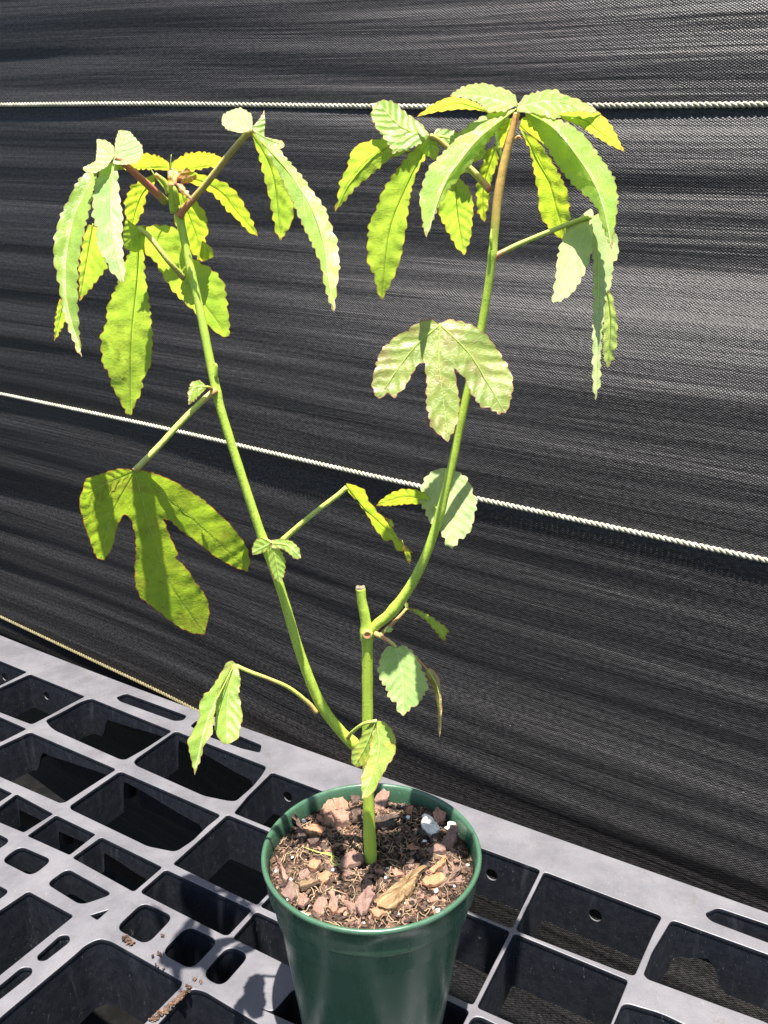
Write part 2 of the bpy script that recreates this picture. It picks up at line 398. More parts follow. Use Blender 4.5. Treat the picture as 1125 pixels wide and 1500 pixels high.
hole([px_uv(p) for p in [(984, 1347), (1125, 1398)]] + mm([(366, -58), (368, -118)]) + [px_uv(p) for p in [(1125, 1498), (949, 1434), (943, 1427), (955, 1395)]], 0.0025, W40, (0.0, 0.30, .030, .018))
# second row
hole(P_(Za, [(-200, 475), (148, 628), (0, 703), (-350, 560)]))
hole(P_(Za, [(165, 645), (640, 850), (460, 965), (360, 1030), (330, 1035), (0, 890), (-200, 800), (0, 722)]), 0.0025, W40, (0.14, 1.0, .017, .010))
hole(P_(Zb, [(-90, 110), (465, 352), (385, 415), (310, 490), (215, 553), (60, 522), (0, 492), (-360, 320), (-365, 300)]), 0.0025, W40, (0.0, 0.85, .009, .018))
hole(mm([(-83, -107), (-3.2, -109), (-3, -173), (-81, -170)]), 0.0015)
hole(mm([(-0.3, -109), (73.8, -111), (73.8, -174), (-0.2, -173)]), 0.0015)
hole(mm([(76.6, -111.3), (154, -113.9), (153.6, -176), (76.6, -174.5)]), 0.0015)
hole(mm([(156.8, -114), (228.5, -116), (224, -176), (156.3, -176.3)]), 0.0015)
hole(mm([(229, -133), (250, -130), (365, -142), (365, -198), (224, -190)]), 0.003)
# third row
hole([px_uv(p) for p in [(18, 1162), (-10, 1180), (-80, 1150), (-50, 1130)]], 0.001, .03)
hole([px_uv(p) for p in [(24, 1163), (78, 1192), (35, 1219), (-20, 1196)]], 0.001, .03, (0., 1., .014, .012))
hole([px_uv(p) for p in [(82, 1194), (140, 1222), (102, 1252), (40, 1224)]], 0.001, .03, (0., 1., .014, .012))
hole([px_uv(p) for p in [(148, 1226), (238, 1270), (196, 1306), (106, 1256)]], 0.0015, .03, (0., 0.8, .013, .018))
hole(P_(Zb, [(160, 650), (635, 872), (505, 1010), (480, 1010), (30, 780), (28, 765)]), 0.002, .05)
hole(mm([(0.2, -178), (73.6, -179), (73.6, -204), (0.8, -203)]), 0.0015, .05)
hole(mm([(76.4, -179), (153.4, -180.5), (153.4, -206), (76.4, -205)]), 0.0015, .05)
hole(mm([(156.2, -181), (222, -183), (222, -212), (156.2, -212)]), 0.004, .05)
hole(mm([(232, -206), (300, -208), (300, -236), (232, -236)]), 0.004)
# small openings of the middle plate
hole(P_(Zd, [(5, 225), (110, 146), (288, 222), (175, 312)]), 0.0042, .02)
hole(P_(Zd, [(255, 352), (370, 270), (620, 410), (445, 470)]), 0.0035, .02)
hole(P_(Zd, [(495, 527), (598, 496), (535, 552)]), 0.0006, .02)
hole(P_(Zc, [(72, 222), (222, 80), (392, 158), (242, 314)]), 0.0042, .045)
hole(P_(Zc, [(322, 357), (470, 210), (640, 290), (490, 450)]), 0.0042, .045)
hole(P_(Zc, [(548, 482), (690, 320), (810, 368), (655, 546)]), 0.0042, .045)
hole([px_uv(p) for p in [(400, 1483), (432, 1446)]] + mm([(112, -213), (112, -232), (46, -236)]), 0.003)
hole(mm([(118, -217), (150, -217), (150, -235), (118, -235)]), 0.004)
hole(mm([(-250, -228), (-250, -208), (-206, -209), (-206, -228)]), 0.004, .02)
# big front cells and slots
hole(P_(Zd, [(-150, 600), (155, 395), (405, 530), (0, 855), (-200, 1010)]), 0.0015, .05)
hole(P_(Zd, [(203, 750), (330, 637), (380, 637), (384, 672), (250, 776), (210, 776)]), 0.0028, .012)
hole(P_(Zd, [(-60, 960), (120, 812), (175, 815), (176, 848), (0, 987), (-50, 1010)]), 0.0028, .012)
hole(P_(Zd, [(10, 1080), (410, 745), (470, 690), (545, 655), (610, 670), (1003, 893), (988, 925), (790, 1125)]) + mm([(-3, -330), (-76, -330)]), 0.003, .05)
hole(P_(Zc, [(485, 555), (560, 570), (850, 745)]) + mm([(72, -246), (72, -330), (4, -330)]), 0.003, .05)
hole(mm([(80, -250), (150, -250), (150, -330), (80, -330)]), 0.003)
hole(mm([(158, -246), (228, -246), (228, -330), (158, -330)]), 0.003)
hole(mm([(-250, -244), (-160, -244), (-160, -330), (-250, -330)]), 0.003)
# slots of the back rim
Z1 = Fr(0, 900, 2.5)
hole(P_(Z1, [(425, 303), (462, 289), (684, 370), (672, 387), (640, 390), (440, 318)]), 0.002, .016)
hole(P_(Z1, [(697, 408), (722, 386), (800, 412), (958, 478), (952, 506), (885, 490), (760, 445)]), 0.002, .016)
Z2 = Fr(600, 1050, 2.1429)
hole(P_(Z2, [(926, 617), (968, 599), (1125, 652)]) + mm([(345, -30), (342, -44)]) + P_(Z2, [(1125, 708), (945, 640)]), 0.002, .016)

def outer_v(u): return (1-.047*(u*1000+80)+5e-5*min(0, u*1000+80)**2)/1000.
outer = [(u/1000., outer_v(u/1000.)) for u in range(-660, 421, 40)] + [(0.42, -0.36), (-0.66, -0.36)]

def area2(p): return sum(p[i][0]*p[(i+1) % len(p)][1]-p[(i+1) % len(p)][0]*p[i][1] for i in range(len(p)))
def round_poly(poly, r, n=5):
    out = []
    N = len(poly)
    for i in range(N):
        a, b, c = [np.array(poly[k % N]) for k in (i-1, i, i+1)]
        la, lc = np.linalg.norm(a-b), np.linalg.norm(c-b)
        e = min(r*1.6, 0.42*la, 0.42*lc)
        p, q = b+(a-b)/la*e, b+(c-b)/lc*e
        for k in range(n+1):
            t = k/n; out.append(tuple((1-t)**2*p+2*t*(1-t)*b+t*t*q))
    return out
def t3(p, z): return TO + TU*p[0] + TV*p[1] + Vector((0, 0, z))
tray_root = empty('plastic_bench_tray', t3((0, -0.18), -0.05))
tag(tray_root, 'dusty black plastic lattice tray with open cells under the green pot', 'tray')
rh = [(round_poly(p if area2(p) > 0 else list(reversed(p)), r), d, n, p) for p, r, d, n in holes]
cu = bpy.data.curves.new('deck', 'CURVE'); cu.dimensions = '2D'; cu.fill_mode = 'BOTH'
BV = 0.0006
cu.extrude = 0.0012; cu.bevel_depth = BV; cu.bevel_resolution = 2; cu.offset = -BV
for poly in [outer] + [h[0] for h in rh]:
    sp = cu.splines.new('POLY'); sp.points.add(len(poly)-1); sp.use_cyclic_u = True
    for k, p in enumerate(poly): sp.points[k].co = (p[0], p[1], 0, 1)
co_ = bpy.data.objects.new('deck_curve', cu); COL.objects.link(co_)
me = bpy.data.meshes.new_from_object(co_.evaluated_get(bpy.context.evaluated_depsgraph_get()))
bpy.data.objects.remove(co_)
me.name = 'deck'
me.transform(Matrix(((TU.x, TV.x, 0, TO.x), (TU.y, TV.y, 0, TO.y), (0, 0, 1, -0.0012-BV), (0, 0, 0, 1))))
me.materials.clear()
deck = link_mesh('deck', me, M['tray'], tray_root, False)

def cell_wall(poly, depth, notch, orig):
    # densify
    pts = []
    N = len(poly)
    for i in range(N):
        a, b = np.array(poly[i]), np.array(poly[(i+1) % N]); L = np.linalg.norm(b-a); k = max(1, int(L/0.004))
        for q in range(k): pts.append(a+(b-a)*q/k)
    n = len(pts); us = [p[0] for p in pts]; vv = [p[1] for p in pts]
    umin, umax = min(us), max(us); vmax = max(vv)
    dep = []
    for i, p in enumerate(pts):
        t = pts[(i+1) % n]-pts[i-1]; t = t/np.linalg.norm(t)
        d = depth
        if notch and t[0] < -0.9:           # back wall (polygon runs counter-clockwise)
            s = (p[0]-umin)/(umax-umin)
            if notch[0] <= s <= notch[1]:
                q = (s-notch[0])/(notch[1]-notch[0]); q = q*q*(3-2*q)
                d = notch[2]+(notch[3]-notch[2])*q
        dep.append(d)
    for _ in range(1):
        dep = [(dep[i-1]+2*dep[i]+dep[(i+1) % n])/4 for i in range(n)]
    V = []; th = 0.0011
    for i, p in enumerate(pts):
        t = pts[(i+1) % n]-pts[i-1]; t = t/np.linalg.norm(t); nn = np.array((t[1], -t[0]))   # outward from the opening
        a = p+nn*0.00025; b = p+nn*(0.00025+th); c = p-nn*(0.03*dep[i]*0.6)
        V += [t3(a, -0.0018), t3(c, -dep[i]), t3(c+nn*th, -dep[i]), t3(b, -0.0018)]
    Fc = []
    for i in range(n):
        a, b = i*4, ((i+1) % n)*4
        Fc += [(a, b, b+1, a+1), (a+1, b+1, b+2, a+2), (a+2, b+2, b+3, a+3)]
    return pydata('cell_wall', V, Fc, M['tray'], tray_root, False)
V, Fc = [], []
for u_ in range(-660, 421, 20):
    p = (u_/1000., outer_v(u_/1000.)-0.0012)
    V += [t3(p, -0.0018), t3((p[0], p[1]+.0012), -0.055), t3((p[0], p[1]-.0006), -0.055), t3((p[0], p[1]-.0018), -0.0018)]
for i in range(len(V)//4-1):
    a, b = i*4, i*4+4; Fc += [(a, b, b+1, a+1), (a+1, b+1, b+2, a+2), (a+2, b+2, b+3, a+3)]
pydata('rear_skirt', V, Fc, M['tray'], tray_root, False)
walls = []
for poly, d, notch, orig in rh:
    walls.append(cell_wall(poly, d, notch, orig))
def wall_v(u):    # back wall plane of the first row
    return (-39-.038*(u+95)+(7.6e-5*(u+95)**2 if u < -95 else 0))/1000.
# cut real holes with a boolean on the walls that carry them
def bolt(ix, px):
    w = walls[ix]
    # where the pixel's ray meets the vertical back wall
    d = ray(*px); O = Vector((0, 0, CAMZ))-TO
    best = None
    u_guess = 0.0
    for _ in range(20):
        v = wall_v(u_guess*1000); s = (v-O.dot(TV))/d.dot(TV); q = O+d*s; u_guess = q.dot(TU)
    c = TO + q
    bm = bmesh.new(); bmesh.ops.create_cone(bm, cap_ends=True, segments=24, radius1=0.0046, radius2=0.0046, depth=0.02)
    cm = bpy.data.meshes.new('cut'); bm.to_mesh(cm); bm.free()
    co = bpy.data.objects.new('cut', cm); COL.objects.link(co)
    co.rotation_euler = (R(90), 0, -TA); co.location = c
    md = w.modifiers.new('hole', 'BOOLEAN'); md.object = co; md.operation = 'DIFFERENCE'; md.solver = 'FAST'
    dg = bpy.context.evaluated_depsgraph_get()
    nm = bpy.data.meshes.new_from_object(w.evaluated_get(dg))
    w.modifiers.clear(); w.data = nm; bpy.data.objects.remove(co)
for ix, px in ((0, Za((25, 342))), (1, Za((257, 445))), (4, Zb((845, 238))), (6, Z2((260, 492))), (7, Z2((585, 617)))):
    bolt(ix, px)

# ------------------------------------------------------------------ pot
PC = Vector((-0.0065, 0.349, 0.0)); RIM = 0.1125
def lathe(prof, n=96):
    V, Fc = [], []
    for r, z in prof:
        for k in range(n):
            a = 2*math.pi*k/n; V.append(Vector((PC.x+r*math.cos(a), PC.y+r*math.sin(a), z)))
    for i in range(len(prof)-1):
        for k in range(n):
            a, b = i*n+k, i*n+(k+1) % n; Fc.append((a, b, b+n, a+n))
    return V, Fc
pot = empty('plant_pot', PC)
tag(pot, 'round dark green plastic nursery pot filled with bark soil', 'pot')
def prof_lin(r0, z0, r1, z1, n): return [(r0+(r1-r0)*k/n, z0+(z1-z0)*k/n) for k in range(n+1)]
body = [(0.0, 0.004), (0.030, 0.004), (0.033, 0.0005), (0.0365, 0.0006), (0.0385, 0.003), (0.0395, 0.007)] + prof_lin(0.0400, 0.010, 0.0516, RIM-0.0190, 10) + [(0.0517, RIM-0.0176), (0.0517, RIM-0.0170), (0.0518, RIM-0.0168)]
V, Fc = lathe(body); pydata('pot_body', V, Fc, M['pot'], pot)
band = [(0.0518, RIM-0.0168), (0.0520, RIM-0.0168), (0.0540, RIM-0.0168), (0.0547, RIM-0.0167), (0.0550, RIM-0.0164), (0.0551, RIM-0.0158), (0.0552, RIM-0.0150), (0.0557, RIM-0.010), (0.0562, RIM-0.0038), (0.0570, RIM-0.0030), (0.0576, RIM-0.0018), (0.0576, RIM-0.0007), (0.0571, RIM), (0.0562, RIM+0.0002), (0.0554, RIM-0.0003), (0.0549, RIM-0.0014), (0.0542, RIM-0.006), (0.0530, RIM-0.0168), (0.0515, RIM-0.030)]
V, Fc = lathe(band); pydata('pot_rim', V, Fc, M['pot'], pot)

# ------------------------------------------------------------------ soil
SZ = RIM-0.0065
def soil_z(x, y):
    r = math.hypot(x-PC.x, y-PC.y)/0.053
    z = SZ - 0.002*r**3 + 0.0018*noise.noise(Vector((x*60, y*60, 1)))+0.0018*noise.noise(Vector((x*150, y*150, 5)))+0.0011*noise.noise(Vector((x*420, y*420, 8)))
    return z
V, Fc = [], []; nr, na = 70, 180
for i in range(nr+1):
    r = 0.0533*i/nr
    for k in range(na):
        a = 2*math.pi*k/na; x, y = PC.x+r*math.cos(a), PC.y+r*math.sin(a)
        V.append((x, y, soil_z(x, y)+0.0010*noise.noise(Vector((x*900, y*900, 2)))))
for i in range(nr):
    for k in range(na):
        a, b = i*na+k, i*na+(k+1) % na; Fc.append((a, b, b+na, a+na))
o = pydata('potting_soil', V, Fc, M['soil'])
tag(o, 'dark crumbly potting mix filling the green pot', 'soil', kind='stuff')

ico = bmesh.new(); bmesh.ops.create_icosphere(ico, subdivisions=1, radius=1.0)
icv = [v.co.copy() for v in ico.verts]; icf = [tuple(v.index for v in f.verts) for f in ico.faces]; ico.free()
def blob(V, Fc, c, s, rnd=0.35, flat=0.6):
    b0 = len(V); rot = Matrix.Rotation(random.random()*6.28, 3, 'Z') @ Matrix.Rotation(random.uniform(-.6, .6), 3, 'X')
    sc = Vector((random.uniform(.6, 1.3), random.uniform(.6, 1.3), flat*random.uniform(.6, 1.3)))*s
    for v in icv:
        k = 1+random.uniform(-rnd, rnd); w = rot @ Vector((v.x*sc.x*k, v.y*sc.y*k, v.z*sc.z*k)); V.append(c+w)
    Fc += [tuple(q+b0 for q in f) for f in icf]
def rand_soil(rmax=0.0525):
    while True:
        x, y = random.uniform(-rmax, rmax), random.uniform(-rmax, rmax)
        if math.hypot(x, y) < rmax: return PC.x+x, PC.y+y
V, Fc = [], []
for _ in range(2600):
    x, y = rand_soil(); s = abs(random.gauss(0, 1))*0.0007+0.0004
    blob(V, Fc, Vector((x, y, soil_z(x, y)+s*0.4)), s)
tag(pydata('soil_crumbs', V, Fc, M['crumb'], None, False), 'loose brown crumbs scattered over the potting soil', 'soil', kind='stuff')
V, Fc = [], []
for _ in range(420):
    x, y = rand_soil(0.050); a = random.random()*6.28; L = random.uniform(.003, .010)
    pts = []
    for k in range(5):
        a += random.uniform(-.5, .5); x += math.cos(a)*L/4; y += math.sin(a)*L/4
        if math.hypot(x-PC.x, y-PC.y) > 0.0515: break
        pts.append(Vector((x, y, soil_z(x, y)+0.0008+random.uniform(0, .0014))))
    if len(pts) < 3: continue
    a_, b_ = tube_geo(pts, [random.uniform(.00010, .00028)]*len(pts), 4); b0 = len(V); V += a_; Fc += [tuple(q+b0 for q in f) for f in b_]
tag(pydata('root_fibres', V, Fc, M['fibre']), 'fine tan root fibres tangled over the potting soil', 'fibre', kind='stuff')

def chip_mesh(outline, th, name, rough=0.0006, layers=1):
    """outline: list of (x,y) metres about 0; a slab with chipped edges"""
    n0 = len(outline); pts = []
    for i in range(n0):
        a, b = np.array(outline[i]), np.array(outline[(i+1) % n0]); L = np.linalg.norm(b-a); k = max(2, int(L/0.0016))
        for q in range(k): pts.append(a+(b-a)*q/k + np.random.normal(0, rough*0.5, 2))
    n = len(pts); V, Fc = [], []
    prof = [(0.94, 0.0), (1.0, 0.2*th), (1.0, 0.8*th), (0.95, th), (0.45, th*1.02)]
    tx, ty = random.uniform(-.15, .15), random.uniform(-.15, .15)
    for s, z in prof:
        for p in pts:
            q = p*s
            V.append((q[0], q[1], z+q[0]*tx*(z > 0)+q[1]*ty*(z > 0)+np.random.normal(0, rough*0.35)))
    for i in range(len(prof)-1):
        for k in range(n):
            a, b = i*n+k, i*n+(k+1) % n; Fc.append((a, b, b+n, a+n))
    V.append((0, 0, th*1.05)); top = len(V)-1
    for k in range(n): Fc.append(((len(prof)-1)*n+k, (len(prof)-1)*n+(k+1) % n, top))
    V.append((0, 0, 0)); bot = len(V)-1
    for k in range(n): Fc.append(((k+1) % n, k, bot))
    me = bpy.data.meshes.new(name); me.from_pydata(V, [], Fc); me.update(); return me
ZS = Fr(380, 1140, 3.3088)
def chip(name, poly, th, mat, label, cat, group=None, lift=0.0, tilt=(0, 0)):
    ps = [atZ(*ZS(p), SZ+lift+0.001) for p in poly]
    c = sum(ps, Vector())/len(ps)
    out = [((p-c).x, (p-c).y) for p in ps]
    if area2(out) < 0: out.reverse()
    me = chip_mesh(out, th*.72, name, .0009); o = link_mesh(name, me, M[mat], None, False)
    o.location = (c.x, c.y, soil_z(c.x, c.y)+lift-0.0004); o.rotation_euler = (tilt[0], tilt[1], 0)
    if label in TONE: label = chip_label(TONE[label], out, c.x, c.y)
    tag(o, label, cat, group); return o
def chip_label(tone, out, x, y, small=False):
    a = np.array(out); a = a-a.mean(0); ev = np.sqrt(np.maximum(np.linalg.eigvalsh(a.T@a/len(a)), 1e-12)); ar = ev[1]/ev[0]; L = ev[1]*3*1000
    form = 'strip' if ar > 2.3 else ('sliver' if ar > 1.7 else 'chip')
    size = 'large' if L > 17 else ('medium' if L > 10 else ('small' if L > 6 else 'tiny'))
    marks = [('at the foot of the stem', atZ(543, 1256, SZ)), ('beside the long wood sliver', atZ(*ZS((690, 540)), SZ)), ('beside the large whitish shell', atZ(*ZS((835, 225)), SZ)), ('beside the chunky bark block', atZ(*ZS((370, 170)), SZ)), ('beside the thick rounded chip', atZ(*ZS((445, 400)), SZ))]
    d, m = min(((math.hypot(p.x-x, p.y-y), t) for t, p in marks))
    if math.hypot(x-PC.x, y-PC.y) > .043: m = 'against the pot wall'
    elif d > .021: m = 'in open soil away from the stem'
    return f'{size} {tone} bark {form} {m}'
G1 = 'bark chips on the potting soil'
LB_ = 'flat pinkish brown bark chip lying on the potting soil'
LT_ = 'tan bark chip lying on the potting soil'
LD_ = 'blackish damp bark chip lying on the potting soil'
TONE = {LB_: 'pinkish brown', LT_: 'tan', LD_: 'blackish'}
chip('wood_sliver', [(560, 600), (640, 530), (720, 470), (800, 428), (808, 440), (760, 490), (765, 530), (720, 580), (650, 645), (600, 632), (565, 625)], .0042, 'wood', 'long splintered yellowish wood sliver, largest piece on the potting soil', 'wood', None, .001, (.05, -.12))
chip('bark_chip', [(392, 400), (410, 372), (460, 360), (500, 378), (505, 400), (460, 425), (420, 438), (398, 425)], .0034, 'bark', 'thick rounded pinkish bark chip beside the foot of the stem', 'bark chip', G1, .001)
chip('bark_chip', [(208, 245), (240, 218), (290, 215), (325, 240), (300, 262), (240, 270)], .003, 'bark_tan', LT_, 'bark chip', G1, .001)
chip('bark_chip', [(300, 150), (330, 110), (400, 95), (430, 130), (440, 180), (435, 240), (380, 250), (320, 215)], .0055, 'bark_tan', 'chunky layered bark block near the back of the pot', 'bark chip', G1, .0005, (.1, .05))
chip('bark_chip', [(345, 185), (400, 175), (438, 200), (432, 245), (370, 240)], .0075, 'bark', LB_, 'bark chip', G1, .001)
chip('bark_chip', [(555, 90), (600, 70), (632, 80), (620, 120), (575, 160), (556, 150)], .0035, 'bark', LB_, 'bark chip', G1, .001, (.25, 0))
chip('bark_chip', [(562, 190), (620, 178), (690, 180), (650, 225), (600, 240), (566, 230)], .003, 'bark_dark', LD_, 'bark chip', G1, .001, (.15, 0))
chip('bark_chip', [(845, 165), (870, 143), (900, 165), (895, 195), (860, 205)], .0035, 'bark', LB_, 'bark chip', G1, .002, (.3, -.2))
chip('bark_chip', [(805, 345), (860, 318), (912, 322), (905, 350), (830, 370)], .0035, 'bark', LB_, 'bark chip', G1, .001)
chip('bark_chip', [(880, 300), (935, 235), (970, 245), (950, 300), (920, 345), (900, 330)], .0035, 'bark', LB_, 'bark chip', G1, .001, (.2, -.2))
chip('bark_chip', [(825, 290), (850, 270), (875, 280), (860, 315), (830, 320)], .003, 'bark_dark', LD_, 'bark chip', G1, .001)
chip('bark_chip', [(785, 500), (830, 470), (880, 455), (905, 475), (860, 510), (800, 520)], .003, 'bark_tan', LT_, 'bark chip', G1, .001)
chip('bark_chip', [(868, 515), (920, 470), (965, 430), (975, 440), (930, 495), (885, 525)], .003, 'bark_tan', LT_, 'bark chip', G1, .001)
chip('bark_chip', [(830, 435), (870, 400), (905, 368), (912, 378), (880, 420), (840, 450)], .003, 'bark_tan', LT_, 'bark chip', G1, .001)
chip('bark_chip', [(885, 425), (905, 400), (920, 440), (910, 470), (890, 460)], .003, 'bark', LB_, 'bark chip', G1, .001)
chip('bark_chip', [(805, 555), (850, 548), (862, 575), (830, 590)], .0025, 'bark', LB_, 'bark chip', G1, .001)
chip('bark_chip', [(460, 610), (490, 570), (530, 540), (565, 580), (530, 630), (490, 655)], .0042, 'bark', LB_, 'bark chip', G1, .001)
chip('bark_chip', [(535, 640), (570, 628), (612, 650), (580, 672), (545, 665)], .003, 'bark_tan', LT_, 'bark chip', G1, .001)
chip('bark_chip', [(258, 625), (290, 565), (332, 562), (330, 600), (295, 642)], .0025, 'bark', LB_, 'bark chip', G1, .001)
chip('bark_chip', [(188, 545), (225, 540), (240, 590), (215, 625), (190, 600)], .0025, 'bark', LB_, 'bark chip', G1, .001)
chip('bark_chip', [(105, 545), (150, 500), (190, 515), (195, 540), (160, 570), (120, 565)], .003, 'bark', LB_, 'bark chip', G1, .001)
chip('bark_chip', [(185, 515), (250, 495), (290, 500), (270, 520), (200, 538)], .003, 'wood', 'small yellowish wood strip at the pot wall', 'wood', None, .002)
chip('bark_chip', [(285, 470), (320, 440), (350, 460), (340, 495), (310, 515), (288, 500)], .003, 'bark_tan', LT_, 'bark chip', G1, .001)
chip('bark_chip', [(190, 445), (225, 425), (245, 445), (220, 465), (195, 465)], .003, 'bark', LB_, 'bark chip', G1, .001)
chip('bark_chip', [(235, 400), (260, 380), (300, 405), (270, 435), (240, 430)], .003, 'bark_tan', LT_, 'bark chip', G1, .001)
chip('bark_chip', [(290, 330), (310, 315), (332, 330), (318, 352), (295, 350)], .003, 'bark_dark', LD_, 'bark chip', G1, .001)
chip('bark_chip', [(335, 555), (360, 545), (370, 575), (345, 588)], .0025, 'bark', LB_, 'bark chip', G1, .001)
chip('bark_chip', [(415, 600), (440, 585), (465, 620), (450, 645), (425, 630)], .003, 'bark', LB_, 'bark chip', G1, .001)
chip('bark_chip', [(640, 450), (670, 435), (695, 465), (660, 478)], .0025, 'bark', LB_, 'bark chip', G1, .001)
chip('bark_chip', [(180, 290), (215, 270), (235, 295), (205, 310)], .0045, 'bark_dark', LD_, 'bark chip', G1, .001)
chip('bark_chip', [(250, 290), (290, 300), (280, 325), (250, 330), (235, 310)], .004, 'bark_dark', LD_, 'bark chip', G1, .001)
chip('bark_chip', [(160, 180), (175, 165), (215, 225), (200, 232)], .0035, 'bark_dark', LD_, 'bark chip', G1, .003, (.3, 0))
chip('bark_chip', [(435, 70), (480, 50), (492, 95), (455, 120)], .005, 'bark_dark', LD_, 'bark chip', G1, .001)
chip('bark_chip', [(440, 145), (490, 130), (495, 210), (455, 220)], .0045, 'bark_dark', LD_, 'bark chip', G1, .001)
chip('bark_chip', [(765, 245), (800, 250), (810, 290), (780, 275)], .003, 'bark_dark', LD_, 'bark chip', G1, .001)
chip('bark_chip', [(780, 400), (815, 395), (830, 420), (795, 440)], .004, 'bark_dark', LD_, 'bark chip', G1, .001)
chip('bark_chip', [(75, 375), (90, 380), (140, 470), (125, 478)], .003, 'bark', LB_, 'bark chip', G1, .0015)
chip('bark_chip', [(345, 630), (360, 628), (372, 648), (350, 655)], .003, 'bark_tan', LT_, 'bark chip', G1, .001)
chip('shell_piece', [(785, 205), (800, 178), (840, 190), (875, 235), (862, 262), (830, 270), (795, 240)], .004, 'white', 'large whitish shell piece near the pot wall among bark', 'shell', None, .0015, (.2, -.1))
chip('shell_piece', [(908, 220), (930, 195), (955, 205), (968, 235), (940, 240)], .004, 'white', 'smaller whitish shell fragment tucked against the pot wall', 'shell', None, .002, (.2, -.2))
chip('stone', [(495, 530), (520, 482), (548, 495), (555, 525), (520, 558)], .003, 'white', 'pale crumbly tan pebble in front of the stem', 'pebble', None, .001).data.materials[0] = M['bark_tan']
chip('shell_piece', [(188, 622), (215, 625), (250, 638), (240, 655), (205, 640)], .002, 'white', 'thin whitish flake lying along the front pot wall', 'shell', None, .001)
# smaller random chips between the traced ones, and the fine crumbs that nobody could count
def rnd_outline(s, st):
    n = random.randint(5, 8); a0 = random.random()*6.28; c_, s_ = math.cos(a0), math.sin(a0); out = []
    for i in range(n):
        a = 2*math.pi*(i+random.uniform(-.3, .3))/n; x, y = s*random.uniform(.65, 1.25)*math.cos(a), s*st*random.uniform(.65, 1.25)*math.sin(a)
        out.append((x*c_-y*s_, x*s_+y*c_))
    return out
for k in range(64):
    x, y = rand_soil(0.0500); s = random.uniform(.0024, .0050)
    if math.hypot(x-atZ(543, 1256, SZ).x, y-atZ(543, 1256, SZ).y) < .008: continue
    mt = random.choice(['bark', 'bark_tan', 'bark', 'bark_dark'])
    ol = rnd_outline(s, random.uniform(.3, .75))
    o = link_mesh('bark_chip', chip_mesh(ol, s*random.uniform(.16, .32), 'bark_chip', .0005), M[mt], None, False)
    o.location = (x, y, soil_z(x, y)+0.0002); o.rotation_euler = (random.uniform(-.35, .35), random.uniform(-.35, .35), 0)
    tag(o, chip_label({'bark': 'thin pinkish', 'bark_tan': 'thin tan', 'bark_dark': 'thin blackish'}[mt], ol, x, y), 'bark chip', 'small bark flakes on the potting soil')
for mt, cnt in (('bark', 260), ('bark_tan', 150), ('bark_dark', 220)):
    V, Fc = [], []
    for k in range(cnt):
        x, y = rand_soil(0.0515); s = random.uniform(.0008, .0021); out = rnd_outline(s, random.uniform(.3, .9)); n = len(out); b0 = len(V)
        rot = Matrix.Rotation(random.uniform(-.6, .6), 3, 'X') @ Matrix.Rotation(random.uniform(-.6, .6), 3, 'Y'); c = Vector((x, y, soil_z(x, y)+.0003)); th = s*.3
        for z in (0, th): V += [c+rot @ Vector((p[0], p[1], z)) for p in out]
        Fc += [tuple(b0+n+i for i in range(n)), tuple(b0+n-1-i for i in range(n))] + [(b0+i, b0+(i+1) % n, b0+n+(i+1) % n, b0+n+i) for i in range(n)]
    tag(pydata('bark_crumbs', V, Fc, M[mt], None, False), {'bark': 'scattered tiny pinkish bark crumbs over the potting soil', 'bark_tan': 'scattered tiny tan bark crumbs over the potting soil', 'bark_dark': 'scattered tiny blackish bark crumbs over the potting soil'}[mt], 'bark crumbs', kind='stuff')
pl = [(160, 382, 11), (78, 440, 14), (355, 440, 13), (152, 487, 12), (215, 195, 12), (620, 440, 9), (612, 482, 8), (738, 580, 9), (858, 542, 15), (845, 605, 8), (865, 625, 14), (675, 660, 8), (388, 572, 10), (1010, 400, 9), (720, 185, 14), (800, 315, 12), (945, 520, 9), (705, 608, 6), (135, 575, 8), (330, 50, 6), (690, 125, 8), (760, 100, 7), (830, 105, 6), (240, 600, 7), (505, 680, 9)]
for x, y, r in pl:
    p = atZ(*ZS((x, y)), SZ+.001)
    if math.hypot(p.x-PC.x, p.y-PC.y) > .0515: continue
    V, Fc = [], []; blob(V, Fc, Vector((0, 0, 0)), r*.000105*.95, .25, .85)
    o = pydata('perlite_grain', V, Fc, M['perlite'], None, True); o.location = (p.x, p.y, soil_z(p.x, p.y)+r*.00008)
    tag(o, 'white perlite grain lying on the potting soil', 'perlite', 'perlite grains on the potting soil')
# pale green strands at the stem foot
V, Fc = [], []
for k in range(5):
    pp = [(205+k*22, 330+k*9), (270+k*9, 352+k*3), (330+k*5, 372-k*2), (380-k*9, 385+k*9), (372+k*9, 425-k*3)]
    pts = [atZ(*ZS(p), SZ+.0022) for p in pp]
    pts = [Vector(q) for q in catmull(pts, 4)]
    a_, b_ = tube_geo(pts, [.00013]*len(pts), 5); b0 = len(V); V += a_; Fc += [tuple(q+b0 for q in f) for f in b_]
tag(pydata('moss_strands', V, Fc, M['fibre_green']), 'thin pale green moss strands beside the pinkish chip', 'moss', kind='stuff')

